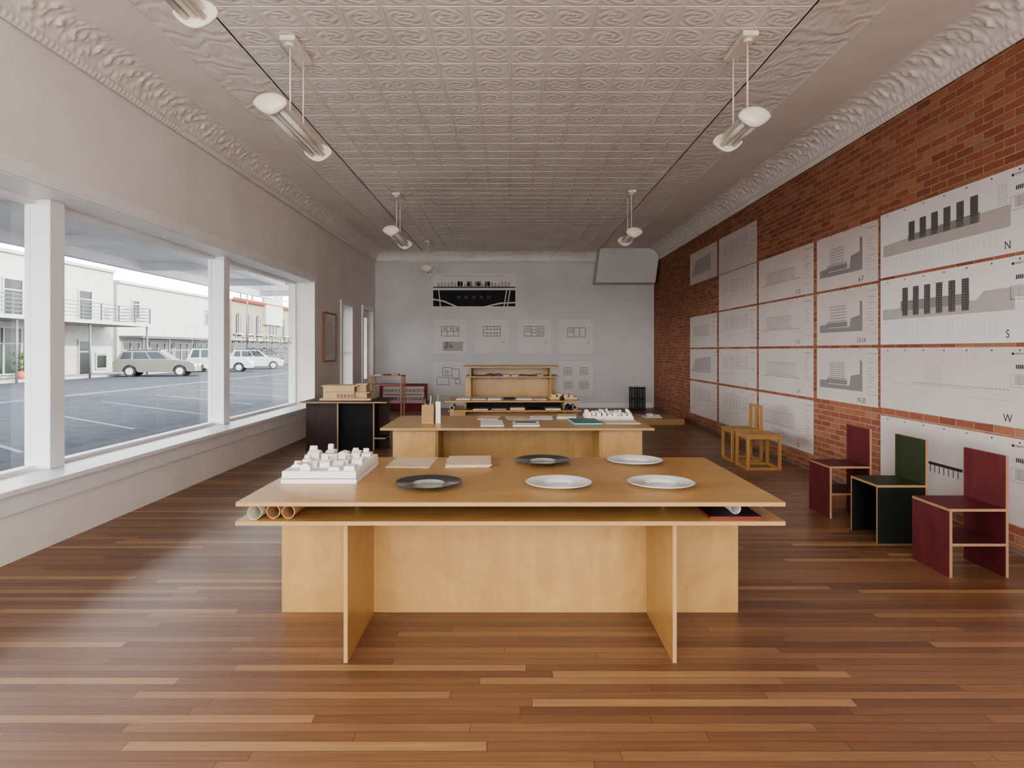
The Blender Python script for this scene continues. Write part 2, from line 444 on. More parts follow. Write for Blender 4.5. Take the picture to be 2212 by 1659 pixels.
# soffit
b=MB()
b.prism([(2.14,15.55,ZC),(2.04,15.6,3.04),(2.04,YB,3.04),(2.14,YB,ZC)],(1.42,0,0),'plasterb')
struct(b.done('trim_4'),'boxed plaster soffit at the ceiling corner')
b=MB(); b.box(XR-.02,XR,YF,YB,0,.02,'concrete'); struct(b.done('baseboard_right'))
b=MB(); b.box(XL,XR-.02,YB-.02,YB,0,.12,'trim'); struct(b.done('baseboard_back'))

# window 1
w=struct(empty('window_1',(XG,5,W1[2])),'long white framed shop window with thick mullions')
b=MB(); b.box(XO+.002,XL+.07,W1[0]+.001,W1[1]-.001,W1[2]-.035,W1[2]+.0,'trim'); b.box(XL,XL+.03,W1[0]-.1,W1[1]+.03,W1[2]-.17,W1[2]-.036,'trim'); b.done('window_sill',w)
b=MB()
b.box(XG-.05,XG+.04,W1[0],W1[1],W1[3]-.05,W1[3]-.001,'trim'); b.box(XG-.05,XG+.04,W1[0],W1[1],W1[2]+.001,W1[2]+.03,'trim')
b.box(XG-.05,XG+.04,W1[1]-.03,W1[1]-.001,W1[2]+.03,W1[3]-.05,'trim')
b.box(XL,XL+.018,W1[0],W1[1]+.06,W1[3],W1[3]+.11,'trim'); b.box(XL-.3,XL,W1[0],W1[1],W1[3]-.012,W1[3]-.001,'trim')
b.done('window_frame',w)
ms=[2.02,5.05,8.12]
for my in ms:
    b=MB(); b.box(XG-.05,XG+.15,my,my+.17,W1[2]+.001,W1[3]-.013,'trim',.004); b.done('mullion',w)
ys=[W1[0]]+[v for m in ms for v in (m,m+.17)]+[W1[1]-.03]
for k in range(0,len(ys),2):
    b=MB(); b.box(XG-.004,XG,ys[k],ys[k+1],W1[2]+.03,W1[3]-.05,'glass'); b.done('glass_pane',w)
b=MB()
def wtext(tx,yc,z,size):
    me=textmesh(tx)
    R=Matrix(((0,0,-1),(-1,0,0),(0,1,0))).to_4x4()
    b.mesh(me,'ink',Matrix.Translation((XG-.008,yc,z))@R@Matrix.Scale(size,4))
wtext('GALLE FINNEY INC. R.C. and D.C. F',9.85,1.575,.165); wtext('CABINETMAKERS',9.85,1.40,.15)
b.done('window_lettering',w,normals=False)

def smallwin(name,Y0,Y1,Z0,Z1,label):
    w=struct(empty(name,(XL-.1,(Y0+Y1)/2,Z0)),label)
    b=MB(); t=.09
    b.box(XL,XL+.03,Y0-t,Y0,Z0-.03,Z1+t,'trim'); b.box(XL,XL+.03,Y1,Y1+t,Z0-.03,Z1+t,'trim'); b.box(XL,XL+.03,Y0,Y1,Z1,Z1+t,'trim')
    b.box(XL-.25,XL+.06,Y0+.001,Y1-.001,Z0-.03,Z0-.001,'trim')
    zm=(Z0+Z1)/2
    for q in ((Y0+.001,Y0+.05,Z0,Z1),(Y1-.05,Y1-.001,Z0,Z1),(Y0+.05,Y1-.05,Z0,Z0+.06),(Y0+.05,Y1-.05,Z1-.06,Z1-.001),(Y0+.05,Y1-.05,zm-.02,zm+.02)): b.box(XL-.24,XL-.19,*q,'trim')
    b.done('window_frame',w)
    b=MB(); b.box(XL-.222,XL-.218,Y0+.05,Y1-.05,Z0+.06,Z1-.06,'glass'); b.done('glass_pane',w)
smallwin('window_2',*W2,'tall white sash window')
w=struct(empty('door_1',(XL,(D1[0]+D1[1])/2,0)),'white half glazed door with dark knob')
b=MB(); t=.1
b.box(XL,XL+.035,D1[0]-t,D1[0],0,D1[3]+t,'trim'); b.box(XL,XL+.035,D1[1],D1[1]+t,0,D1[3]+t,'trim'); b.box(XL,XL+.035,D1[0],D1[1],D1[3],D1[3]+t,'trim')
b.done('door_frame',w)
b=MB(); x0,x1=XL-.12,XL-.075
for q in ((D1[0]+.004,D1[0]+.14,.01,D1[3]-.004),(D1[1]-.14,D1[1]-.004,.01,D1[3]-.004),(D1[0]+.14,D1[1]-.14,.01,.75),(D1[0]+.14,D1[1]-.14,D1[3]-.15,D1[3]-.004)): b.box(x0,x1,*q,'trim')
b.done('door_leaf',w)
b=MB(); b.box(XL-.1,XL-.095,D1[0]+.14,D1[1]-.14,.75,D1[3]-.15,'glass'); b.done('glass_pane',w)
b=MB(); b.cyl((x1,D1[0]+.07,1.02),(x1+.05,D1[0]+.07,1.02),.012,'steel'); b.lathe([(0,-.03),(.022,-.02),(.03,0),(.022,.02),(0,.03)],(x1+.06,D1[0]+.07,1.02),'blackm',16); b.done('knob',w)

# framed notice
s=Sheet((XL+.03,11.66,2.08),(0,1,0),(1,0,0),.72,.84,'paperw',.004)
for k in range(16): s.line(.09,.14+k*.04,.09+random.uniform(.3,.52),.14+k*.04,'lgrey',.008)
e=empty('framed_notice',(XL,12.02,1.24),'framed printed notice hung on the white wall','picture frame')
s.done('print',e)
b=MB()
for q in ((11.62,11.66,1.22,2.10),(12.38,12.42,1.22,2.10),(11.66,12.38,2.08,2.11),(11.66,12.38,1.21,1.24)): b.box(XL,XL+.045,*q,'pinkwood')
b.done('frame',e)

# ---------------------------------------------------------------- front tables
TT=.746
def table1():
    e=empty('plywood_table',(0,3.5,0),'large birch plywood table with lower shelf and crossed panel legs','table')
    b=MB(); b.panel(-1.218,1.222,2.905,4.126,TT-.019,TT); b.done('table_top',e)
    b=MB(); b.panel(-1.22,1.222,2.905,4.126,.642,.661); b.done('shelf',e)
    for sx in (-.757,.739):
        b=MB(); b.panel(sx,sx+.018,2.975,3.55,0,.642,'birchy'); b.done('leg_panel',e)
        b=MB(); b.panel(sx,sx+.018,3.568,4.08,0,.642,'birchy'); b.done('leg_panel',e)
        b=MB(); b.panel(sx,sx+.018,3.20,3.85,.661,TT-.019,'birchy'); b.done('spacer',e)
    b=MB(); b.panel(-1.238,1.236,3.55,3.568,0,.642,'birchz'); b.done('cross_panel',e)
table1()
def table2():
    e=empty('plywood_table',(.06,6.2,0),'birch plywood table with recessed front panel holding books and models','table')
    b=MB(); b.panel(-1.127,1.25,5.67,6.76,TT-.02,TT); b.done('table_top',e)
    for a,c in ((-1.04,-.66),(.81,1.17)):
        b=MB(); b.panel(a,c,5.80,5.818,0,TT-.02,'birchz'); b.done('front_panel',e)
    for sx in (-.66,.792):
        b=MB(); b.panel(sx,sx+.018,5.818,6.65,0,TT-.02,'birchy'); b.done('side_panel',e)
    b=MB(); b.panel(-.642,.792,6.3,6.318,0,TT-.02,'birchz'); b.done('back_panel',e)
    b=MB(); b.panel(-1.04,-.66,6.5,6.518,0,TT-.02,'birchz'); b.done('rear_panel',e)
    b=MB(); b.panel(.81,1.17,6.5,6.518,0,TT-.02,'birchz'); b.done('rear_panel',e)
table2()
def table3():
    e=empty('plywood_table',(.04,9.2,0),'birch plywood table with open shelf and papers on top','table')
    b=MB(); b.panel(-.87,.95,8.74,9.55,TT-.02,TT); b.done('table_top',e)
    b=MB(); b.panel(-.83,.95,8.74,9.55,.60,.62); b.done('shelf',e)
    for sx in (-.62,.72):
        b=MB(); b.panel(sx,sx+.02,8.95,9.45,.62,TT-.02,'birchy'); b.done('spacer',e)
        b=MB(); b.panel(sx,sx+.02,8.80,9.5,0,.60,'birchy'); b.done('leg_panel',e)
    b=MB(); b.panel(-.6,.72,9.15,9.17,0,.60,'birchz'); b.done('cross_panel',e)
    b=MB(); b.panel(-.84,-.62,9.15,9.17,0,.60,'birchz'); b.done('cross_panel',e)
    b=MB(); b.panel(.74,.95,9.15,9.17,0,.60,'birchz'); b.done('cross_panel',e)
    b=MB(); b.panel(-.6,.72,9.42,9.44,.62,TT-.02,'dbrown'); b.done('shelf_back',e)
table3()
def desk4():
    e=empty('plywood_standing_desk',(.01,10.5,0),'tall birch plywood standing desk with upper shelf','desk')
    d0=10.0;k=d0/F
    X=lambda x:(x-VX)*k
    Z=lambda y:H-(y-VY)*k
    zt=Z(794)-.005; zs=Z(813); zl=zs-.02
    b=MB(); b.panel(X(998),X(1210),d0,d0+.9,zt,zt+.022); b.done('desk_top',e)
    b=MB(); b.panel(X(1004),X(1208),d0+.02,d0+.9,zl,zs); b.done('shelf',e)
    for q in ((X(1014),X(1014)+.02),(X(1191)-.02,X(1191))):
        b=MB(); b.panel(q[0],q[1],d0+.08,d0+.85,0,zl,'birchz'); b.done('side_panel',e)
        b=MB(); b.panel(q[0],q[1],d0+.08,d0+.85,zs,zt,'birchz'); b.done('upright',e)
    for q in ((X(1002),X(1014)),(X(1191),X(1206))):
        b=MB(); b.panel(q[0],q[1],d0+.4,d0+.42,0,zl,'birchz'); b.done('wing_panel',e)
    b=MB(); b.panel(X(1014)+.02,X(1191)-.02,d0+.4,d0+.42,0,zl,'birchz'); b.done('front_panel',e)
    b=MB(); b.panel(X(1014)+.02,X(1191)-.02,d0+.7,d0+.72,zs,zt,'birch'); b.done('shelf_back',e)
    for k2 in range(7):
        x=X(1050)+k2*.13
        o=MB().box(x,x+.1,d0+.1,d0+.32,zs,zs+random.choice((.012,.02,.03)),random.choice(('blackm','paperw','grey','navy')),.001).done('booklet')
        tag(o,'thin booklet lying on the upper plywood shelf','book','booklets on the desk shelf')
desk4()

def dark_table():
    e=empty('dark_table',(-2.33,9.6,0),'dark stained table with pale plywood edges and crossed panel legs','table')
    z=.70
    b=MB(); b.panel(-2.95,-1.73,9.15,10.05,z-.02,z,'dbrown','edged'); b.done('table_top',e)
    b=MB(); b.panel(-2.88,-2.44,9.23,9.25,0,z-.02,'dbrown','edged'); b.done('leg_panel',e)
    b=MB(); b.panel(-2.44,-2.42,9.22,9.95,0,z-.02,'dbrown','edged'); b.done('leg_panel',e)
    b=MB(); b.panel(-2.42,-1.95,9.32,9.34,0,z-.02,'dblack','edged'); b.done('leg_panel',e)
    b=MB(); b.panel(-1.95,-1.93,9.3,10.0,0,z-.02,'dbrown','edged'); b.done('leg_panel',e)
    b=MB(); b.panel(-1.93,-1.77,9.6,9.62,0,z-.02,'dbrown','edged'); b.done('leg_panel',e)
    b=MB(); b.panel(-1.93,-1.77,9.3,9.6,.16,.18,'dbrown','edged'); b.done('shelf',e)
    e=empty('wooden_building_model',(-2.38,9.6,z),'pale wooden architectural model of stacked flat-roofed blocks','model')
    b=MB(); b.box(-2.74,-2.0,9.4,9.9,z,z+.03,'lwood',.002); b.done('base',e)
    b=MB(); b.box(-2.70,-2.25,9.45,9.8,z+.03,z+.20,'lwood',.002).box(-2.72,-2.2,9.43,9.82,z+.2,z+.215,'lwood'); b.done('block',e)
    b=MB(); b.box(-2.25,-2.08,9.5,9.8,z+.03,z+.10,'lwood',.002).box(-2.245,-2.04,9.48,9.82,z+.10,z+.115,'lwood'); b.done('block',e)
    b=MB(); b.box(-2.24,-2.1,9.55,9.78,z+.115,z+.22,'lwood',.002).box(-2.24,-2.08,9.53,9.8,z+.22,z+.235,'lwood'); b.done('block',e)
    b=MB()
    for k in range(5): b.box(-2.5+k*.05,-2.47+k*.05,9.44,9.45,z+.04,z+.09,'pinkwood')
    b.box(-2.68,-2.27,9.44,9.45,z+.12,z+.125,'pinkwood')
    b.done('slatted_facade',e)
dark_table()
def rack():
    e=empty('open_shelf',(-2.2,11.6,0),'reddish wooden open frame shelf unit','shelf')
    x0,x1,y0,y1=-2.46,-1.90,11.5,11.85; h=.98
    for x in (x0,x1-.03):
        for y in (y0,y1-.03):
            b=MB(); b.box(x,x+.03,y,y+.03,0,h-.02,'pinkwood',.002); b.done('post',e)
    for z in (.2,.80,.96):
        b=MB(); b.box(x0+.03,x1-.03,y0+.03,y1-.03,z,z+.02,'pinkwood',.002) if z<.9 else b.box(x0,x1,y0,y1,z,z+.02,'pinkwood',.002); b.done('shelf',e)
    for k in range(3):
        o=MB().box(x0+.06+k*.15,x0+.18+k*.15,y0+.06,y0+.26,.98,.985+.006*(k+1),('paperw','navy','card')[k],.001).done('booklet'); tag(o,'thin booklet on top of the open shelf','book','booklets on the open shelf')
rack()
def poster():
    e=empty('framed_poster',(-2.5,15.55,0),'red framed exhibition poster leaning by the back wall','poster')
    s=Sheet((-3.08,15.545,.60),(1,0,0),(0,-1,0),1.08,.58,'posterred',.01)
    s.k=2; s.rect(.05,.04,1.03,.44,'paper')
    s.k=6; s.text('CHINATI FOUNDATION',.54,.14,.098,'black'); s.rect(.09,.225,.99,.24,'posterred')
    s.text('FUNDACIÓN CHINATI',.54,.34,.106,'black')
    s.done('print',e)
    b=MB()
    for q in ((-3.11,-1.97,.6,.63),(-3.11,-1.97,0,.03),(-3.11,-3.08,.03,.6),(-2.0,-1.97,.03,.6)): b.box(q[0],q[1],15.53,15.56,q[2],q[3],'redcov')
    b.done('frame',e)
    e.rotation_euler=(math.radians(-8),0,0); e.location.z=.004
poster()

# ---------------------------------------------------------------- plates
def plate(x,y,m,label,g,well=None):
    prof=[(0,.008),(.055,.008),(.062,.010),(.078,.019),(.082,.0205),(.158,.0245),(.164,.0265),(.165,.0245),(.160,.0215),(.085,.016),(.068,.004),(.055,.0),(0,.0)]
    b=MB(); b.lathe(prof,(x,y,TT),m,72,mats=([well]*3+[m]*9) if well else None); o=b.done('dinner_plate'); tag(o,label,'plate',g)
g='wide-rimmed plates on the front table'
for x,y in ((.241,3.25),(.749,3.25),(.744,3.91)): plate(x,y,'white','white porcelain plate with wide rim on plywood table',g)
for x,y in ((-.405,3.25),(.194,3.91)): plate(x,y,'darkplate','glossy dark plate with reflection painted pale at its centre',g,'plate_reflection')

def house(b,x0,x1,y0,y1,z0,h,gable=None,m='plasterm'):
    b.box(x0,x1,y0,y1,z0,z0+h,m)
    if gable=='x':
        ym=(y0+y1)/2; g=min(.012,(y1-y0)*.35)
        b.prism([(x0,y0,z0+h),(x0,y1,z0+h),(x0,ym,z0+h+g)],(x1-x0,0,0),m)
    elif gable=='y':
        xm=(x0+x1)/2; g=min(.012,(x1-x0)*.35)
        b.prism([(x0,y0,z0+h),(x1,y0,z0+h),(xm,y0,z0+h+g)],(0,y1-y0,0),m)
def town(x0,x1,y0,y1,hb,nx,ny,hs,label,seed,gap=.2):
    rr=random.Random(seed)
    e=empty('white_town_model',((x0+x1)/2,(y0+y1)/2,TT),label,'model')
    b=MB(); b.box(x0,x1,y0,y1,TT,TT+hb*.35,'plasterm',.001); b.done('base',e)
    b=MB(); b.box(x0+.004,x1-.004,y0+.004,y1-.004,TT+hb*.42,TT+hb,'plasterm',.001)
    b.box(x0+.012,x1-.012,y0+.012,y1-.012,TT+hb*.35,TT+hb*.42,'grey'); b.done('terrain_block',e)
    dx=(x1-x0-.02)/nx; dy=(y1-y0-.02)/ny
    for i in range(nx):
        for j in range(ny):
            if rr.random()<gap: continue
            ax=x0+.01+i*dx+rr.uniform(.0,.2)*dx; bx=x0+.01+(i+1)*dx-rr.uniform(.02,.3)*dx
            ay=y0+.01+j*dy+rr.uniform(.0,.2)*dy; by=y0+.01+(j+1)*dy-rr.uniform(.02,.3)*dy
            b=MB(); h=rr.uniform(*hs)*(1+.5*j/ny); house(b,ax,bx,ay,by,TT+hb,h,rr.choice(('x','y','x','y',None,None)))
            if rr.random()<.35: house(b,ax,ax+(bx-ax)*.6,by-(by-ay)*.4,by,TT+hb+h*.2,h*1.5,'x')
            b.done('model_building',e)
town(-1.16,-.777,3.31,3.87,.062,5,6,(.008,.026),'white cardboard model of a town quarter on a thick base',3,.3)
town(.74,1.2,6.35,6.68,.035,9,5,(.008,.026),'small white cardboard town model on a thin base',5,.3)

def cloth(x,y,w,d,h,label,rot,layers):
    e=empty('folded_cloth',(x,y,TT),label,'cloth','folded cloths on the front table',rot)
    for k in range(layers):
        b=MB(); n=14
        z0=k*h; off=.006*k
        bm=b.bm; i=b.mi('linen'); top=[];bot=[]
        for a in range(n+1):
            rt=[];rb=[]
            for c in range(n+1):
                u=-w/2+w*a/n+off; v=-d/2+d*c/n-off
                wz=.0015*math.sin(a*.9+k)*math.cos(c*.7)
                rt.append(bm.verts.new((u+.003*math.sin(c+k),v+.003*math.sin(a*1.3+k),z0+h*.9+abs(wz)*.3))); rb.append(bm.verts.new((u+.003*math.sin(c+k),v+.003*math.sin(a*1.3+k),z0)))
            top.append(rt);bot.append(rb)
        for a in range(n):
            for c in range(n):
                bm.faces.new((top[a][c],top[a+1][c],top[a+1][c+1],top[a][c+1])); bm.faces.new((bot[a][c],bot[a][c+1],bot[a+1][c+1],bot[a+1][c]))
        for a in range(n):
            bm.faces.new((bot[a][0],bot[a+1][0],top[a+1][0],top[a][0])); bm.faces.new((top[a][n],top[a+1][n],bot[a+1][n],bot[a][n]))
            bm.faces.new((bot[0][a+1],bot[0][a],top[0][a],top[0][a+1])); bm.faces.new((bot[n][a],bot[n][a+1],top[n][a+1],top[n][a]))
        b.done('cloth_layer',e,world=False)
cloth(-.585,3.93,.255,.33,.005,'folded beige linen cloth lying flat on table',-.04,1)
cloth(-.255,3.93,.255,.33,.006,'stack of folded beige linen napkins on table',.05,3)

def tube(name,x,z0,r,y0,y1,m,label,inner=.9,cat='paper roll',tilt=0):
    b=MB(); seg=28
    b.cyl((x,y0,z0+r),(x+tilt,y1,z0+r),r,m,seg,caps=False); b.cyl((x,y0,z0+r),(x+tilt,y1,z0+r),r*inner,m,seg,caps=False)
    i=b.mi(m)
    for yy,xx in ((y0,x),(y1,x+tilt)):
        A=[b.bm.verts.new((xx+r*math.cos(t*2*math.pi/seg),yy,z0+r+r*math.sin(t*2*math.pi/seg))) for t in range(seg)]
        B=[b.bm.verts.new((xx+r*inner*math.cos(t*2*math.pi/seg),yy,z0+r+r*inner*math.sin(t*2*math.pi/seg))) for t in range(seg)]
        for t in range(seg): b.bm.faces.new((A[t],A[(t+1)%seg],B[(t+1)%seg],B[t])).material_index=i
    o=b.done(name,normals=False); tag(o,label,cat); return o
tube('paper_roll',-1.145,.662,.0315,2.93,3.5,'roll','rolled cream drawing paper on the lower table shelf',.95,tilt=.0)
tube('cardboard_tube',-1.068,.662,.0315,2.95,3.5,'card','brown cardboard tube on the lower table shelf',.88,'tube')
tube('cardboard_tube',-1.0,.662,.030,2.95,3.5,'card','brown cardboard tube on the lower table shelf',.88,'tube')
tube('paper_roll',1.03,.673,.0245,2.99,3.5,'paperw','rolled white paper lying on a red folder',.94)
b=MB(); b.box(.90,1.135,2.95,3.15,.6615,.670,'redcov',.001).box(.90,1.135,2.955,3.15,.670,.6725,'blackm',.0005)
tag(b.done('folder'),'red and black folder on the lower table shelf','folder')

def flat(name,px0,px1,py0,py1,h,m,label,cat='paper',z=TT,group='papers and books on the plywood tables',rot=0,extra=None):
    d0=(H-z)*F/(py1-VY); d1=(H-z)*F/(py0-VY); x0=(px0-VX)*d0/F; x1=(px1-VX)*d0/F
    b=MB(); cx=(x0+x1)/2; cy=(d0+d1)/2; w=(x1-x0)/2; d=(d1-d0)/2
    b.box(cx-w,cx+w,cy-d,cy+d,z,z+h,m,.0008)
    if extra=='lines':
        for k in range(4): b.box(cx-w*.8,cx-w*.8+w*random.uniform(.6,1.4),cy-d*.7+k*d*.4,cy-d*.7+k*d*.4+.008,z+h,z+h+.0006,'grey')
    if extra=='book':
        b.box(cx-w*.98,cx+w*.98,cy-d*.98,cy+d*.96,z+h,z+h+.006,'paperw'); b.box(cx-w,cx+w,cy-d,cy+d,z+h+.006,z+h+.009,m)
    if extra=='head': b.box(cx-w*.8,cx+w*.8,cy+d*.2,cy+d*.8,z+h,z+h+.0006,'navy')
    o=b.done(name); o.rotation_euler=(0,0,rot); tag(o,label,cat,group); return o
flat('magazine',1036,1086,909,921,.008,'paperw','open white magazine with printed text on table','magazine',extra='lines',rot=.05)
flat('magazine',1034,1080,900,907,.008,'linen','tan covered magazine on plywood table','magazine',rot=-.1)
flat('booklet',1108,1166,912,921,.010,'paperw','white booklet with dark blue heading on table','book',extra='head')
flat('paper_sheet',1094,1140,900,907,.004,'linen','loose cream printed sheet on plywood table','paper',extra='lines',rot=.1)
flat('paper_sheet',1146,1196,899,906,.004,'paperw','loose white printed sheet on plywood table','paper',extra='lines',rot=-.06)
flat('book',1238,1300,908,919,.012,'teal','teal covered hardback book on plywood table','book',extra='book',rot=.06)
flat('book',1206,1248,899,905,.014,'linen','tan clothbound book on plywood table','book',extra='book',rot=-.1)
flat('paper_sheet',1308,1384,909,916,.006,'roll','cream folded sheet on plywood table','paper')
def pencil_box():
    e=empty('pencil_box',(-.76,6.09,TT),'slatted wooden box holding scissors and rulers','box')
    b=MB(); x0,x1,y0,y1=-.815,-.705,6.03,6.14
    b.box(x0,x1,y0,y1,TT,TT+.01,'pine')
    for q in ((x0,x1,y0,y0+.008),(x0,x1,y1-.008,y1),(x0,x0+.008,y0+.008,y1-.008),(x1-.008,x1,y0+.008,y1-.008)): b.box(*q,TT+.01,TT+.17,'pine')
    b.done('box_body',e)
    b=MB()
    for k in range(9): b.box(x0+.006+k*.0115,x0+.009+k*.0115,y0-.003,y0,TT+.015,TT+.165,'pinkwood')
    b.done('slats',e)
    for k,(x,h,m) in enumerate(((-.79,.24,'steel'),(-.765,.21,'blackm'),(-.745,.25,'paperw'),(-.725,.22,'steel'))):
        b=MB(); b.cyl((x,6.08,TT+.011),(x+.004*k,6.09,TT+h),.004,m,8); b.done('tool',e)
    b=MB(); b.cyl((-.80,6.085,TT+.24),(-.775,6.085,TT+.24),.012,'blackm',12); b.done('tool_handle',e)
    e=empty('paper_bag',(-.665,6.1,TT),'narrow upright white paper sleeve','paper')
    b=MB(); b.prism([(-.69,6.06,TT),(-.645,6.06,TT),(-.65,6.13,TT),(-.688,6.13,TT)],(.0,0,.20),'paperw'); b.done('sleeve',e)
    b=MB(); b.cyl((-.67,6.09,TT+.2),(-.668,6.09,TT+.26),.006,'pine',8); b.done('stick',e)
pencil_box()
for a,c,m in ((985,1015,'paperw'),(1018,1050,'linen'),(1053,1083,'paperw'),(1088,1112,'navy'),(1115,1150,'paperw'),(1152,1180,'linen')):
    flat('booklet',a,c,860,864,.012,m,'thin booklet lying on the rear plywood table','book')
def small_wood_model():
    e=empty('wooden_site_model',(.82,9.2,TT),'small pale wooden site model with low blocks','model')
    b=MB(); b.box(.56,.92,9.0,9.4,TT,TT+.03,'lwood',.001); b.done('base',e)
    for k in range(8):
        x=.58+(k%4)*.08; y=9.05+(k//4)*.16
        b=MB(); b.box(x,x+.055,y,y+.1,TT+.03,TT+.05+.03*random.random(),'lwood'); b.done('model_building',e)
small_wood_model()
b=MB(); b.lathe([(0,0),(.03,0),(.034,.03),(.02,.045),(.022,.055),(0,.055)],(.70,8.86,TT),'blackm',20); tag(b.done('ink_bottle'),'small black ink bottle on plywood table','bottle')
for k,(x,m) in enumerate(((.80,'navy'),(.865,'roll'),(-.78,'roll'))):
    tube('paper_roll',x,.621,.03,8.78,9.1,m,'rolled drawing on the shelf of the rear table',.85)
for k,x in enumerate((-.5,-.25,.0,.25,.48)):
    o=MB().box(x,x+.2,8.8,9.05,.62,.628+.01*(k%3),('paperw','grey','linen','blackm','paperw')[k],.001).done('booklet'); tag(o,'flat folder on the shelf of the rear table','book','folders on the rear table shelf')

# ---------------------------------------------------------------- chairs
def judd(x0,y0,face,kind,label,w=.37,d=.38,hs=.43,ht=.76,inner=None):
    e=empty('panel_chair',(x0+w/2,y0+d/2,0),label,'chair','panel chairs along the brick wall')
    t=.018; x1=x0+w; y1=y0+d
    b=MB(); b.panel(x1-t,x1,y0,y1,0,ht,face,'edged'); b.done('backrest',e)
    b=MB(); b.panel(x0,x1-t,y0,y1,hs-t,hs,face,'edged'); b.done('seat',e)
    if kind=='open':
        b=MB(); b.panel(x0,x0+t,y0,y1,0,hs-t,face,'edged'); b.done('front_panel',e)
        b=MB(); b.panel(x0+t,x1-t,y0,y1,.195,.195+t,face,'edged'); b.done('shelf',e)
    else:
        for ya in (y0,y1-t):
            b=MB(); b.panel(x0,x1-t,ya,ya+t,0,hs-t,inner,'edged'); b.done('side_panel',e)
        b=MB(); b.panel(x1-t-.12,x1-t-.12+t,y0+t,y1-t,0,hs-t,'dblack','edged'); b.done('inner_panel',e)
judd(2.745,4.09,'red','open','dark red plywood panel chair with shelf under seat')
judd(2.70,4.81,'green','side','dark green plywood panel chair with solid sides',inner='green_shade')
judd(2.70,5.53,'red','open','dark red plywood panel chair beside a green one',hs=.44,ht=.755,w=.355)
def framechair(x0,y0,w,d,hs,ht,label):
    e=empty('frame_chair' if ht else 'frame_stool',(x0+w/2,y0+d/2,0),label,'chair' if ht else 'stool')
    t=.034; x1=x0+w; y1=y0+d
    for x in (x0,x1-t):
        for y in (y0,y1-t):
            h=ht if (ht and x>x0) else hs-.018
            b=MB(); b.box(x,x+t,y,y+t,0,h,'pine',.002); b.done('leg',e)
    for z in (0,hs-.018-t):
        for q in ((x0+t,x1-t,y0,y0+t),(x0+t,x1-t,y1-t,y1),(x0,x0+t,y0+t,y1-t),(x1-t,x1,y0+t,y1-t)):
            b=MB(); b.box(*q,z,z+t,'pine',.002); b.done('rail',e)
    b=MB(); b.box(x0-.004,(x1-t-.001) if ht else x1+.004,y0-.004,y1+.004,hs-.018,hs,'pine',.002); b.done('seat',e)
    if ht:
        b=MB(); b.box(x1-t,x1,y0+t,y1-t,ht-t,ht,'pine',.002); b.done('back_rail',e)
        b=MB(); b.box(x1-t,x1,(y0+y1)/2-.015,(y0+y1)/2+.015,hs,ht-t,'pine',.002); b.done('back_slat',e)
framechair(2.8,7.74,.41,.40,.42,0,'pale wooden open frame stool with low rails')
framechair(2.8,8.28,.40,.40,.42,.72,'pale wooden open frame chair with slatted back')

b=MB(); b.panel(2.3,3.32,12.47,13.5,.0,.11,'birch'); o=tag(b.done('low_plinth'),'low plywood plinth on the floor by the brick wall','plinth')
e=empty('small_white_model',(2.78,12.9,.11),'small white model building on a low plinth','model')
b=MB(); b.box(2.62,2.95,12.7,13.0,.11,.13,'plasterm'); b.done('base',e)
b=MB(); house(b,2.68,2.80,12.75,12.9,.13,.05,'y'); b.done('model_building',e)
b=MB(); house(b,2.82,2.92,12.75,12.9,.13,.03,'x'); b.done('model_building',e)
e=empty('black_metal_rack',(3.02,15.45,0),'black metal slatted rack standing near the back corner','rack')
for x0 in (2.83,3.02):
    for y in (15.35,15.55):
        b=MB(); b.box(x0,x0+.025,y,y+.025,0,.56,'blackm').box(x0+.13,x0+.155,y,y+.025,0,.56,'blackm'); b.done('upright',e)
    for z in (.02,.27,.52):
        b=MB(); b.box(x0+.025,x0+.13,15.35,15.575,z,z+.03,'blackm'); b.done('shelf',e)
    b=MB()
    for k in range(5): b.box(x0+.03+k*.021,x0+.038+k*.021,15.5,15.54,.05,.52,'blackm')
    b.done('slats',e)

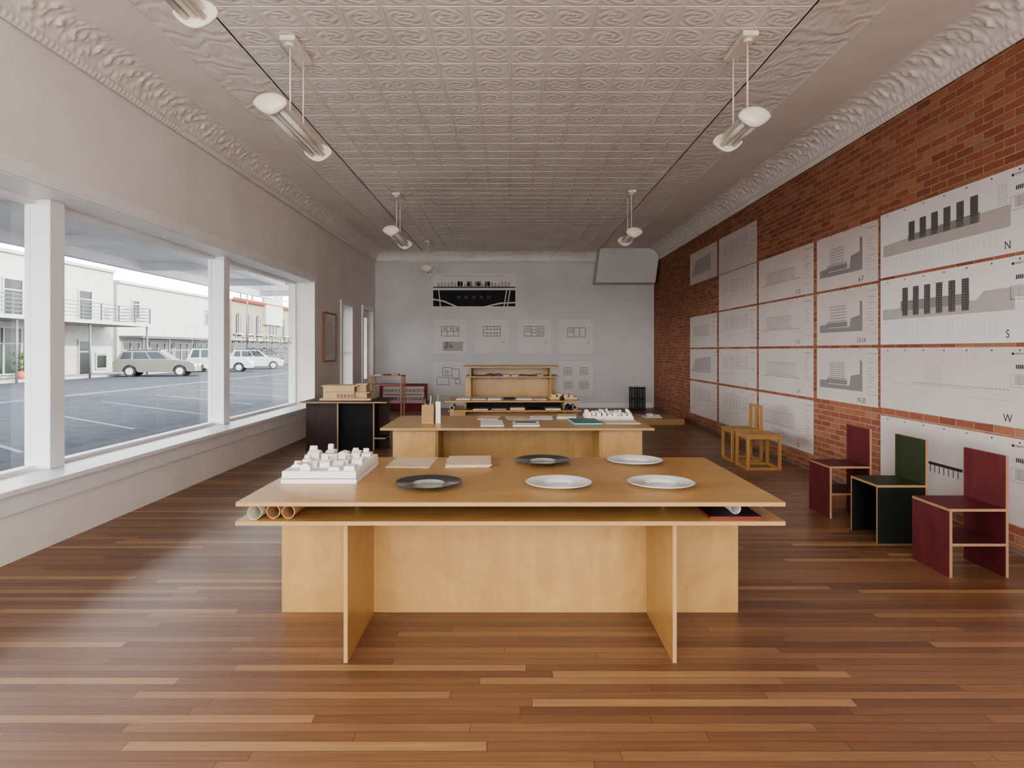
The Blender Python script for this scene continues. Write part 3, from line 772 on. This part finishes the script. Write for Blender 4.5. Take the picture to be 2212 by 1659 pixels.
# ---------------------------------------------------------------- lights
def fixture(x,y0,y1,z,label,mount=True):
    e=empty('hanging_light_fixture',(x,(y0+y1)/2,z),label,'lamp','hanging fluorescent lamps')
    ym=(y0+y1)/2
    pts=[]
    for k in range(28):
        t=2*math.pi*k/28; a=.122*math.cos(t); c=.078*math.sin(t)
        if c<0: a*=(1-.35*abs(c)/.078)
        pts.append((a,c))
    for yy,dd in ((y0,.03),(y1-.03,.03)):
        b=MB(); i=b.mi('enamel')
        rings=[]
        for (s,o) in ((.0,-.018),(.5,-.015),(.85,-.004),(1,.01),(1,.03)) if yy==y0 else ((1,0),(1,.02),(.85,.034),(.5,.045),(.0,.048)):
            if s==0: rings.append([b.bm.verts.new((x,yy+o,z))])
            else: rings.append([b.bm.verts.new((x+p[0]*s,yy+o,z+p[1]*s)) for p in pts])
        for j in range(len(rings)-1):
            A,B=rings[j],rings[j+1]
            for k in range(28):
                vs=[A[k%len(A)]]+([A[(k+1)%28]] if len(A)>1 else [])+([B[(k+1)%28]] if len(B)>1 else [])+[B[k%len(B)]]
                f=b.bm.faces.new(vs); f.smooth=True
        big=[r for r in rings if len(r)>1]; b.bm.faces.new(big[-1] if yy==y0 else big[0])
        b.done('end_cap',e)
    b=MB()
    b.prism([(x-.045,y0+.03,z+.06),(x+.045,y0+.03,z+.06),(x+.06,y0+.03,z+.025),(x+.02,y0+.03,z+.01),(x+.015,y0+.03,z-.03),(x-.015,y0+.03,z-.03),(x-.02,y0+.03,z+.01),(x-.06,y0+.03,z+.025)],(0,y1-y0-.06,0),'enamel')
    b.done('housing',e)
    for sx in (-.048,.048):
        b=MB(); b.cyl((x+sx,y0+.03,z-.022),(x+sx,y1-.03,z-.022),.019,'tube',14); b.done('fluorescent_tube',e)
    for yy in (ym-.16,ym+.16):
        b=MB(); b.cyl((x,yy,z+.06),(x,yy,ZC-.05),.007,'enamel',8); b.cyl((x,yy,z+.06),(x,yy,z+.10),.013,'enamel',8); b.done('suspension_rod',e)
    b=MB(); b.box(x-.06,x+.06,ym-.24,ym+.22,ZC-.05,ZC-.009,'enamel',.006); b.cyl((x,ym-.17,ZC-.075),(x,ym-.17,ZC-.05),.035,'enamel',12); b.done('ceiling_mount',e)
L='long cream fluorescent lamp hanging from tin ceiling by rods'; S='short cream fluorescent lamp hanging from tin ceiling by rods'
fixture(-1.71,4.65,5.85,3.18,L); fixture(1.82,4.86,5.5,3.16,S); fixture(-1.75,9.6,10.9,3.18,L); fixture(1.84,9.68,10.5,3.17,S)
fixture(-1.83,14.3,15.0,3.22,S); fixture(-1.71,2.3,3.58,3.25,L)

# ---------------------------------------------------------------- right wall drawings
def RD(px): return (XR-.01)*F/(px-VX)
GR='architectural drawing sheets pinned to the brick wall'
def small_draw(s,kind,rr):
    w,h=s.w,s.h
    s.k=1
    if kind=='axon':
        nj=rr.randint(4,7); a0=rr.uniform(.2,.28)
        for k in range(4):
            cx=w*(.16+.17*k); 
            for j in range(nj):
                y=h*(a0+.36/nj*j); s.line(cx,y,cx+w*.12,y-h*.04,'grey',.005)
            s.line(cx,h*a0,cx,h*.57,'ink',.004); s.line(cx+w*.12,h*(a0-.04),cx+w*.12,h*.53,'grey',.005)
        s.line(w*.1,h*.72,w*.8,h*rr.uniform(.56,.64),'lgrey',.005)
    elif kind=='facade':
        x0,x1=w*rr.uniform(.12,.2),w*rr.uniform(.64,.74); y0,y1=h*rr.uniform(.3,.38),h*.60
        n=rr.randint(16,28); f=rr.randint(4,7)
        for k in range(n+1): s.line(x0+(x1-x0)*k/n,y0,x0+(x1-x0)*k/n,y1,'grey',.0035)
        for k in range(f+1): s.line(x0,y0+(y1-y0)*k/f,x1,y0+(y1-y0)*k/f,'ink' if k in(0,f) else 'grey',.0035)
        s.line(w*.08,y1+.02,w*.8,y1+.02,'ink',.004)
        for k in range(9): s.line(w*(.1+.08*k),y1+.04,w*(.1+.08*k),y1+.12,'lgrey',.003)
        for k in range(12): s.line(w*(.12+.055*k),h*.12,w*(.12+.055*k),h*.24,'lgrey',.002)
    elif kind=='section':
        q=rr.uniform(-.04,.04)
        s.poly([(w*.06,h*.62),(w*.22,h*.60),(w*.22,h*.68),(w*.58,h*.68),(w*.6,h*(.5+q)),(w*.74,h*(.46+q)),(w*.74,h*(.2+q)),(w*.78,h*(.24+q)),(w*.78,h*.76),(w*.06,h*.76)],'grey')
        s.k=2; fl=rr.randint(5,8)
        for j in range(fl):
            y=h*(.28+.32/fl*j+q*.5); s.line(w*.25,y,w*(.5+q),y,'ink',.0035)
        for k in range(7): s.line(w*(.25+.04*k),h*(.26+q*.5),w*(.25+.04*k),h*.66,'ink',.003)
        s.rect(w*.2,h*.58,w*.54,h*.66,'grey'); s.frame(w*.2,h*.56,w*.54,h*.66,'ink',.004)
        for k in range(14): s.line(w*(.1+.05*k),h*.08,w*(.1+.05*k),h*.14,'lgrey',.003)
    elif kind=='bank':
        s.poly([(w*.05,h*.75),(w*.25,h*.3),(w*.8,h*.22),(w*.8,h*.75)],'lgrey')
        s.k=2
        for j in range(6): s.line(w*.2,h*(.35+.06*j),w*.8,h*(.28+.06*j),'grey',.005)
    s.k=1
    s.line(w*.85,h*.06,w*.85,h*.94,'lgrey',.003)
    s.text('BAHNHOF OST BASEL',w*.925,h*.1,min(.02,w*.012),'ink')
    for k in range(9): s.line(w*.87,h*(.2+.05*k),w*.87+w*.1*rr.random(),h*(.2+.05*k),'grey',.005)
    s.frame(w*.87,h*.66,w*.97,h*.8,'grey',.003)
    for k in range(5): s.line(w*.3*k*.8+.03,.012,w*.3*k*.8+.05,.012,'ink',.008)
cols=[(1490,1549),(1552,1635),(1638,1758),(1763,1898)]
rows=[(3.30,2.70),(2.69,2.095),(2.07,1.475),(1.445,.865),(.83,.20)]
plan={0:{0:('bank',''),2:('facade',''),3:('bank',''),4:('axon','')},
      1:{0:('axon',''),1:('axon',''),2:('axon',''),3:('axon','I-J'),4:('axon','')},
      2:{1:('facade','C-D'),2:('facade','F-G'),3:('facade','L-M'),4:('facade','Q')},
      3:{1:('section','6-7'),2:('section','13-14'),3:('section','19-20')}}
rr=random.Random(3)
desc={'axon':'drawing sheet with stacked facade sketches pinned to brick','facade':'drawing sheet with long gridded elevation pinned to brick','section':'drawing sheet with grey building section pinned to brick','bank':'drawing sheet with sloping site lines pinned to brick'}
for c,(a,z) in enumerate(cols):
    ya,yb=RD(a),RD(z)
    for r,(kind,tx) in plan[c].items():
        z1,z0=rows[r]
        s=Sheet((XR,ya-.01,z1),(0,-1,0),(-1,0,0),ya-yb-.03,z1-z0,'paper')
        small_draw(s,kind,rr)
        if tx: s.text(tx,s.w*.76,s.h*.92,.075)
        tag(s.done('architectural_drawing'),desc[kind]+(' marked '+tx if tx else ''),'drawing',GR)
ya=RD(1900)-.01; yb=4.38
def big(z1,z0,kind,letter):
    s=Sheet((XR,ya,z1),(0,-1,0),(-1,0,0),ya-yb,z1-z0,'paperw' if kind in 'NS' else 'paper')
    w,h=s.w,s.h; s.k=1
    if kind=='N':
        s.poly([(.05,h*.50),(.75*w,h*.42),(.86*w,h*.42),(.86*w,h*.68),(.05,h*.68)],'lgrey')
        s.k=2
        s.poly([(.23*w,h*.44),(.70*w,h*.40),(.70*w,h*.53),(.23*w,h*.53)],'grey'); s.k=3
        for k in range(6):
            x=w*(.235+.082*k); top=h*(.25-.014*k)
            s.rect(x,top,x+w*.045,h*.53,'grey')
            s.k=4
            for j in range(6): s.rect(x+w*.045*j/6,top,x+w*.045*j/6+w*.0035,h*.53,'ink')
            for j in range(9): s.line(x,top+h*.03*j,x+w*.045,top+h*.03*j,'ink',.004)
            s.k=3
        for k in range(26): s.line(.04+k*.058,h*.70,.04+k*.058,h*.9,'lgrey',.002)
        s.frame(.80*w,h*.16,.84*w,h*.42,'lgrey',.003)
        for j in range(8): s.line(.80*w,h*(.18+.03*j),.84*w,h*(.18+.03*j),'lgrey',.003)
    elif kind=='S':
        s.rect(.04,h*.46,.88*w,h*.62,'lgrey'); s.poly([(.68*w,h*.46),(.72*w,h*.36),(.88*w,h*.35),(.88*w,h*.46)],'lgrey')
        s.k=2; s.rect(.17*w,h*.36,.64*w,h*.50,'grey'); s.k=3
        for k in range(6):
            x=w*(.185+.082*k)
            s.rect(x,h*.17,x+w*.043,h*.58,'grey'); s.k=4
            for j in range(6): s.rect(x+w*.043*j/6,h*.17,x+w*.043*j/6+w*.0035,h*.58,'ink')
            for j in range(12): s.line(x,h*(.17+.034*j),x+w*.043,h*(.17+.034*j),'ink',.004)
            s.k=3
        for k in range(26): s.line(.04+k*.058,h*.66,.04+k*.058,h*.9,'lgrey',.002)
    elif kind=='W':
        for k in range(30): s.line(w*(.26+.02*k),h*.54+.0,w*(.26+.02*k)+.02,h*.54,'grey',.008)
        s.frame(.36*w,h*.3,.40*w,h*.52,'lgrey',.004); s.frame(.42*w,h*.3,.46*w,h*.52,'lgrey',.004)
        for j in range(6): s.line(.36*w,h*(.32+.03*j),.46*w,h*(.32+.03*j),'lgrey',.003)
        s.line(.1*w,h*.57,.62*w,h*.57,'redink',.003); s.line(.62*w,h*.57,.63*w,h*.68,'redink',.003); s.line(.63*w,h*.68,.85*w,h*.68,'redink',.003)
        for k in range(12): s.line(.1*w+k*.1,h*.12,.1*w+k*.1,h*.3,'redink',.002)
    else:
        s.rect(.38*w,h*.52,.6*w,h*.56,'ink')
        for k in range(7): s.rect(.39*w+k*.03*w,h*.56,.395*w+k*.03*w,h*.66,'ink')
        s.frame(.40*w,h*.26,.44*w,h*.5,'lgrey',.003); s.frame(.48*w,h*.26,.52*w,h*.5,'lgrey',.003)
        for j in range(7): s.line(.40*w,h*(.28+.03*j),.52*w,h*(.28+.03*j),'lgrey',.003)
        for k in range(12): s.line(.1*w+k*.1,h*.08,.1*w+k*.1,h*.14,'redink',.002)
    s.k=1
    s.text('BAHNHOF OST BASEL',.925*w,h*.085,.022)
    s.rect(.865*w,h*.07,.875*w,h*.1,'ink')
    for k in range(6): s.rect(w*(.885+.009*k),h*.22,w*(.891+.009*k),h*.27,'ink')
    for k in range(6): s.line(.88*w,h*(.36+.02*k),w*(.92+.05*rr.random()),h*(.36+.02*k),'grey',.005)
    s.frame(.86*w,h*.34,.98*w,h*.5,'grey',.003); s.line(.9*w,h*.34,.9*w,h*.5,'grey',.003)
    for k in range(7): s.rect(w*(.06+.14*k),.018,w*(.06+.14*k)+.014,.03,'ink')
    if letter: s.text(letter,.845*w,h*.90,.085)
    tag(s.done('architectural_drawing'),{'N':'large white sheet with dark tower elevation marked N','S':'large white sheet with dark tower elevation marked S','W':'large pale sheet with faint long elevation marked W','E':'large pale sheet with small section hung behind chairs'}[kind],'drawing',GR)
big(2.71,2.11,'N','N'); big(2.085,1.475,'S','S'); big(1.445,.875,'W','W'); big(.80,.19,'E','')

# ---------------------------------------------------------------- back wall drawings
def BX(px): return (px-VX)*YB/F
def BZ(py): return H+(VY-py)*YB/F
GB='drawing sheets pinned to the white back wall'
s=Sheet((BX(934),YB,BZ(590)),(1,0,0),(0,-1,0),BX(1115)-BX(934),BZ(590)-BZ(664),'paperw'); w,h=s.w,s.h
for k in range(46): s.line(w*(.12+.0165*k),h*.085,w*(.12+.0165*k)+.018,h*.085,'grey',.012)
for k in range(22):
    x=w*(.06+.04*k); t=h*random.uniform(.24,.33); s.rect(x,t,x+w*.025,h*.40,'lgrey')
for k in range(4): s.rect(w*(.30+.11*k),h*.24,w*(.36+.11*k),h*.38,'grey')
s.k=2; s.rect(w*.01,h*.40,w*.99,h*.43,'black'); s.rect(w*.01,h*.50,w*.99,h*.97,'black')
s.k=4
s.poly([(w*.01,h*.74),(w*.14,h*.80),(w*.30,h*.97),(w*.26,h*.97),(w*.13,h*.84),(w*.01,h*.79)],'paperw')
s.poly([(w*.62,h*.97),(w*.80,h*.86),(w*.99,h*.84),(w*.99,h*.88),(w*.82,h*.90),(w*.68,h*.97)],'paperw')
for x,dx in ((.07,.02),(.92,-.03),(.88,-.03)): s.poly([(w*x,h*.5),(w*(x+.012),h*.5),(w*(x+.012+dx),h*.97),(w*(x+dx),h*.97)],'paperw')
for k in range(5): s.frame(w*(.3+.09*k),h*.68,w*(.33+.09*k),h*.73,'grey',.01)
tag(s.done('architectural_drawing'),'wide sheet with thin elevation above black site plan','drawing',GB)
def plan_sheet(px,py,kind,label):
    s=Sheet((BX(px),YB,BZ(py)),(1,0,0),(0,-1,0),BX(px+77)-BX(px),BZ(py)-BZ(py+77),'paperw'); w,h=s.w,s.h
    K=1/77.0*w; t=.010
    s.frame(.01,.01,w-.01,h-.01,'lgrey',.005)
    s.k=1
    def fr(a,b,c,d,m='ink'): s.frame(a*K,b*K,c*K,d*K,m,t)
    def ln(a,b,c,d,m='ink'): s.line(a*K,b*K,c*K,d*K,m,t)
    if kind==0:
        fr(20,17,57,38); ln(32,17,32,38); ln(46,17,46,38); ln(20,28,57,28)
        for x in (25,39,51): fr(x,20,x+4,25)
        s.rect(22*K,50*K,66*K,70*K,'lgrey'); s.k=2
        for x,y in ((32,54),(40,60),(30,62)): s.b.cyl(s.P(x*K,y*K),s.P(x*K,y*K)-Vector((0,.0008,0)),.05,'grey',16)
    elif kind==1:
        fr(20,17,57,38); 
        for x in (28,36,44,50): ln(x,17,x,24); ln(x,31,x,38)
        ln(20,24,57,24); ln(20,31,57,31)
    elif kind==2:
        fr(18,17,60,38); ln(32,17,32,38); ln(46,17,46,38); fr(22,21,29,28); fr(49,21,57,27); fr(49,30,57,35); fr(34,24,43,31)
    elif kind==3:
        fr(20,20,58,40); ln(34,20,34,40); ln(46,20,46,40); fr(24,24,31,30)
    elif kind==4:
        fr(22,15,42,32); fr(42,18,58,38); fr(10,36,36,52); fr(50,40,60,50); fr(28,22,34,28)
    else:
        for x in (12,46):
            for y in (15,45):
                for a in range(4): ln(x,y+a*5,x+18,y+a*5,'grey')
                for a in range(5): ln(x+a*4.5,y,x+a*4.5,y+15,'grey')
    ln(60,52,68,52,'grey')
    tag(s.done('architectural_drawing'),label,'drawing',GB)
for px,k in ((934,0),(1024,1),(1115,2),(1206,3)): plan_sheet(px,688,k,'square sheet with small inked floor plan on white wall')
plan_sheet(934,779,4,'square sheet with linked room outlines on white wall'); plan_sheet(1206,779,5,'square sheet with four small gridded plans on white wall')

# ---------------------------------------------------------------- exterior
GZ=-.15
b=MB(); b.box(-140,XO-.001,-60,160,GZ-.2,GZ-.001,'asphalt')
o=struct(b.done('ground',zero=True),'asphalt street surface')
b=MB(); b.box(XO-2.6,XO-.001,-20,40,GZ,GZ+.05,'concrete'); struct(b.done('sidewalk_1'),'concrete sidewalk outside the shop')  # raised sidewalk slab along the shop window
b=MB(); b.box(-26.5,-24.0,10,59,GZ,GZ+.12,'concrete'); struct(b.done('sidewalk_2'),'concrete sidewalk in front of the shops')  # raised sidewalk slab across the street
for k in range(12):
    yy=4+k*3.0
    b=MB(); b.prism([(-7.5,yy,GZ),(-7.5,yy+.12,GZ),(-12.5,yy+4.12,GZ),(-12.5,yy+4,GZ)],(0,0,.004),'paint'); tag(b.done('parking_line'),'faded white painted parking line on asphalt','road marking','parking lines')
for xx in (-15.2,-15.5):
    b=MB(); b.box(xx,xx+.12,0,80,GZ,GZ+.004,'paint'); tag(b.done('road_line'),'pale painted centre line along the street','road marking')
e=empty('street_canopy',(-5.5,8,3.05),'white metal canopy over the sidewalk with cross beams','canopy')
b=MB(); b.box(-7.4,XO-.002,-6,20,3.15,3.2,'canopy'); b.done('canopy_roof',e)
for xx in (-7.38,-5.6): 
    b=MB(); b.box(xx,xx+.14,-6,20,2.98,3.149,'canopy'); b.done('beam',e)
for k in range(9):
    b=MB(); yy=-5.5+k*3.06; b.box(-7.38+.14,-5.6,yy,yy+.12,3.0,3.149,'canopy'); b.box(-5.46,XO-.003,yy,yy+.12,3.0,3.149,'canopy'); b.done('cross_beam',e)
XF=-26.6
def bl(name,y0,y1,h,m,label):
    e=empty(name,(XF-4,(y0+y1)/2,GZ),label,'building')
    b=MB(); b.box(XF-9,XF,y0,y1,GZ,h,m).box(XF-9.1,XF+.15,y0-.02,y1+.02,h,h+.18,m); b.done('building_body',e)
    return e
def wn(e,y0,y1,z0,z1,g='exglass',fm='extrim',n=1,name='window'):
    b=MB(); b.box(XF,XF+.05,y0,y1,z0,z1,g)
    t=.09
    for q in ((y0-t,y1+t,z1,z1+t),(y0-t,y1+t,z0-t,z0),(y0-t,y0,z0,z1),(y1,y1+t,z0,z1)): b.box(XF,XF+.1,*q,fm)
    for k in range(1,n): yy=y0+(y1-y0)*k/n; b.box(XF+.05,XF+.1,yy-.05,yy+.05,z0,z1,fm)
    b.box(XF+.05,XF+.09,y0,y1,(z0+z1)/2+.35,(z0+z1)/2+.42,fm)
    b.done(name,e)
e=bl('white_stucco_building',24,43.9,6.6,'stuccow','two storey white stucco building with balcony and railing')
wn(e,34.3,35.6,3.35,5.2,name='balcony_door'); wn(e,38,38.9,3.6,5.1); wn(e,40.3,41.5,3.35,5.1,name='balcony_door'); wn(e,30,31,3.35,5.1)
wn(e,33.0,36.8,.2,2.6,'exgreen',n=3,name='storefront'); wn(e,40.3,41.4,-.1,2.0,name='door'); wn(e,42,43,.3,1.2); wn(e,26,31,.2,2.6,'exgreen',n=4,name='storefront')
b=MB(); b.box(XF+.001,XF+3.0,26,43,2.95,3.15,'stuccow'); b.done('balcony_floor',e)
b=MB()
for z in (3.3,3.5,3.7,3.9,4.1): b.box(XF+2.9,XF+2.95,26,43,z,z+.04,'rail'); b.box(XF+.01,XF+2.9,42.9,42.95,z,z+.04,'rail')
k=26
while k<43.1: b.box(XF+2.88,XF+2.96,k,k+.06,3.15,4.15,'rail'); k+=1.7
b.done('balcony_railing',e)
for k in (26.2,31.5,37,42.8):
    b=MB(); b.cyl((XF+2.85,k,GZ),(XF+2.85,k,2.95),.06,'rail',10); b.done('post',e)
e=bl('white_stucco_shops',44.3,58.8,6.0,'stuccow','white stucco building with row of green shopfronts')
for y0 in (44.8,48.3,51.8,55.3): wn(e,y0,y0+3.1,.15,1.95,'exgreen',n=3,name='storefront')
for y0 in (46,57): wn(e,y0,y0+.8,3.7,4.9)
b=MB(); b.box(XF+.001,XF+1.6,44.5,58.6,2.25,2.42,'greybase'); b.done('awning',e)
for k in range(5):
    b=MB(); b.cyl((XF+1.5,44.8+k*3.4,GZ),(XF+1.5,44.8+k*3.4,2.25),.06,'rail',8); b.done('post',e)
e=bl('ornate_hotel_building',62.5,84,6.2,'stuccoc','cream ornate hotel facade with arched windows and tiled parapet')
b=MB(); b.box(XF,XF+.12,62.5,84,GZ,2.4,'greybase').box(XF,XF+.25,62.5,84,2.4,2.6,'stuccow'); b.done('ground_floor_band',e)
b=MB()
for k in range(40): b.cyl((XF+.16,62.6+k*.53,6.40),(XF+.35,62.6+k*.53,6.3),.2,'rooftile',8)
b.done('roof_tiles',e)
b=MB(); pts=[]
for t in range(0,13):
    a=math.pi*t/12; pts.append((XF+.01,73-2.6*math.cos(a),6.2+1.5*math.sin(a)+.35*abs(math.sin(3*a))))
b.prism([(XF+.01,75.6,4.2),(XF+.01,70.4,4.2)]+pts,(.35,0,0),'stuccow'); b.done('curved_gable',e)
for y0 in (63.5,66,68.5,76.5,79,81.5):
    b=MB(); pts=[(XF+.02,y0,3.1),(XF+.02,y0+1.1,3.1)]+[(XF+.02,y0+.55+.55*math.cos(math.pi*t/8),4.6+.5*math.sin(math.pi*t/8)) for t in range(9)]
    b.prism(pts,(.06,0,0),'exglass')
    b.box(XF+.08,XF+.13,y0+.5,y0+.6,3.1,5.0,'extrim').box(XF+.02,XF+.3,y0-.15,y0+1.25,2.95,3.1,'stuccow'); b.done('arched_window',e)
wn(e,71.6,74.4,3.1,5.0,n=3)
for y0 in (64,68,72,77,80.5): wn(e,y0,y0+2.2,.2,2.0,n=2,name='storefront')
e=empty('rooftop_sign',(XF-1,74.5,6.4),'steel framed rooftop hotel sign','sign')
b=MB()
for y0 in range(67,83,3): b.box(XF-1.05,XF-.95,y0,y0+.1,6.38,10.0,'rail')
for z in (7.4,8.7,9.9): b.box(XF-1.05,XF-.98,67,82.1,z,z+.08,'rail')
b.done('sign_frame',e)
b=MB(); b.mesh(textmesh('HOTEL PAISANO'),'rooftile',Matrix.Translation((XF-.9,74.5,10.3))@Matrix(((0,0,1),(1,0,0),(0,1,0))).to_4x4()@Matrix.Scale(1.5,4)); b.done('sign_letters',e,normals=False)
b=MB(); b.box(-70,-37,88,120,GZ,6,'stuccow'); 
tag(b.done('distant_building'),'distant low white building along the street','building')
e=empty('street_lamp',(-24.3,60.5,GZ),'tall grey street lamp with curved arm','street lamp')
b=MB(); b.cyl((-24.3,60.5,GZ),(-24.3,60.5,8.2),.09,'rail',10,r1=.05); b.done('pole',e)
b=MB(); b.cyl((-24.3,60.5,8.1),(-22.4,60.5,8.6),.04,'rail',8).box(-22.5,-21.9,60.38,60.62,8.52,8.66,'rail'); b.done('lamp_arm',e)
def car(name,x,y,rz,paint,label,h=1.5,L=4.6):
    e=empty(name,(x,y,GZ),label,'car','parked cars on the street',rz)
    k=L/4.6
    def arch(cx,n=8,r=.38): return [(cx+r*math.cos(math.pi*t/n),.33+r*math.sin(math.pi*t/n)) for t in range(n+1)]
    pts=[(-2.28*k,.30),(-2.3*k,.75),(-2.18*k,1.0),(1.0*k,1.0),(1.95*k,.90),(2.25*k,.72),(2.3*k,.30)]
    bottom=[(2.0*k,.28)]+arch(1.42*k)+[(.9*k,.26),(-.9*k,.26)]+arch(-1.38*k)+[(-2.0*k,.28)]
    pl=[(p[0],-.88,p[1]) for p in pts+bottom]
    b=MB(); b.prism(pl,(0,1.76,0),paint)
    b.done('car_body',e,world=False)
    zb,zt=1.0,h; B=(-2.14*k,1.02*k); T=(-1.85*k,.22*k)
    def V(f,yb,z):
        q=(z-zb)/(zt-zb); x=B[0]+(T[0]-B[0])*q+f*((B[1]+(T[1]-B[1])*q)-(B[0]+(T[0]-B[0])*q)); return (x,yb*(.84-.16*q),z)
    b=MB(); i=b.mi(paint); vs=[b.bm.verts.new(V(f,s,z)) for z in (zb+.001,zt) for f,s in ((0,-1),(1,-1),(1,1),(0,1))]
    for q in ((3,2,1,0),(4,5,6,7),(0,1,5,4),(1,2,6,5),(2,3,7,6),(3,0,4,7)): b.bm.faces.new([vs[j] for j in q]).material_index=i
    b.box(-1.6*k,.0,-.55,-.5,zt,zt+.06,'blackm').box(-1.6*k,.0,.5,.55,zt,zt+.06,'blackm')
    b.done('cabin',e,world=False)
    for s in (-1,1):
        for f0,f1 in ((.06,.26),(.30,.60),(.63,.93)):
            b=MB(); o=.012*s
            P=[V(f0,s,zb+.06),V(f1,s,zb+.06),V(min(f1,.96) ,s,zt-.08),V(f0,s,zt-.08)]
            b.prism([(p[0],p[1]+o*.1,p[2]) for p in P],(0,o,0),'exglass'); b.done('side_window',e,world=False)
    for f,dx in ((1,.012),(0,-.012)):
        b=MB(); P=[V(f,-.88,zb+.05),V(f,.88,zb+.05),V(f,.88,zt-.06),V(f,-.88,zt-.06)]
        b.prism(P,(dx,0,0),'exglass'); b.done('windshield',e,world=False)
    for cx in (1.42*k,-1.38*k):
        for s in (-1,1):
            b=MB(); b.cyl((cx,s*.66,.32),(cx,s*.89,.32),.32,'tyre',24); b.cyl((cx,s*.885,.32),(cx,s*.90,.32),.21,'steel',16); b.done('wheel',e,world=False)
    for s in (-.68,.68):
        b=MB(); b.box(2.24*k,2.31*k,s-.16,s+.16,.62,.76,'tube',.01); b.done('headlight',e,world=False)
        b=MB(); b.box(-2.32*k,-2.22*k,s-.14,s+.14,.72,.92,'redcov',.01); b.done('tail_light',e,world=False)
car('parked_car',-21.6,40.2,math.radians(14),'carsilver','silver beige station wagon parked at the curb',1.55,4.5)
car('parked_car',-21.5,48.6,math.radians(14),'carwhite','white sport utility vehicle parked at the curb',1.7,4.5)
car('parked_car',-21.5,55.5,math.radians(20),'carwhite','white hatchback parked farther along the curb',1.6,4.3)
def plant(x,y,h,r,pot=True):
    gz=GZ+.12 if pot else GZ
    e=empty('potted_plant' if pot else 'shrub',(x,y,gz),'leafy green plant outside a white building','plant')
    if pot:
        b=MB(); b.lathe([(0,0),(.18,0),(.25,.4),(.22,.4),(0,.36)],(x,y,gz),'terra',18); b.done('pot',e)
    b=MB(); z0=gz+(.36 if pot else .1)
    for k in range(140):
        p=Vector((random.gauss(0,r*.45),random.gauss(0,r*.45),random.random()*h)); a=random.random()*6.28
        q=Vector((math.cos(a),math.sin(a),.6))*.14; t=Vector((-math.sin(a),math.cos(a),0))*.05
        c=Vector((x,y,z0))+p; b.poly([c-q,c+t,c+q,c-t],'leaf')
    b.cyl((x,y,z0-.1 if not pot else z0),(x,y,z0+h*.7),.03,'pinkwood',8)
    b.done('foliage',e)
plant(-24.8,33.2,1.0,.4); plant(-24.7,34.3,.7,.4); plant(-23.4,68,2.6,1.2,False)

# ---------------------------------------------------------------- light
sun=bpy.data.lights.new('sun','SUN'); so=bpy.data.objects.new('sun',sun); COL.objects.link(so)
so.location=(10,5,20); sun.energy=13; sun.angle=math.radians(.6); sun.color=(1,.95,.86)
d=Vector((-1,.35,-.42)); so.rotation_euler=d.to_track_quat('-Z','Y').to_euler()
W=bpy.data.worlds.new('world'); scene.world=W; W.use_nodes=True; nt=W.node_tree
bg=nt.nodes['Background']; tc=nt.nodes.new('ShaderNodeTexCoord'); sp=nt.nodes.new('ShaderNodeSeparateXYZ'); rp=nt.nodes.new('ShaderNodeValToRGB')
nt.links.new(tc.outputs['Generated'],sp.inputs[0]); nt.links.new(sp.outputs[2],rp.inputs[0]); nt.links.new(rp.outputs[0],bg.inputs[0])
rp.color_ramp.elements[0].position=0; rp.color_ramp.elements[0].color=(.96,.96,.96,1)
rp.color_ramp.elements[1].position=.6; rp.color_ramp.elements[1].color=(.80,.88,1,1)
# extra sky glow on the sun's side, added to brighten the left wall
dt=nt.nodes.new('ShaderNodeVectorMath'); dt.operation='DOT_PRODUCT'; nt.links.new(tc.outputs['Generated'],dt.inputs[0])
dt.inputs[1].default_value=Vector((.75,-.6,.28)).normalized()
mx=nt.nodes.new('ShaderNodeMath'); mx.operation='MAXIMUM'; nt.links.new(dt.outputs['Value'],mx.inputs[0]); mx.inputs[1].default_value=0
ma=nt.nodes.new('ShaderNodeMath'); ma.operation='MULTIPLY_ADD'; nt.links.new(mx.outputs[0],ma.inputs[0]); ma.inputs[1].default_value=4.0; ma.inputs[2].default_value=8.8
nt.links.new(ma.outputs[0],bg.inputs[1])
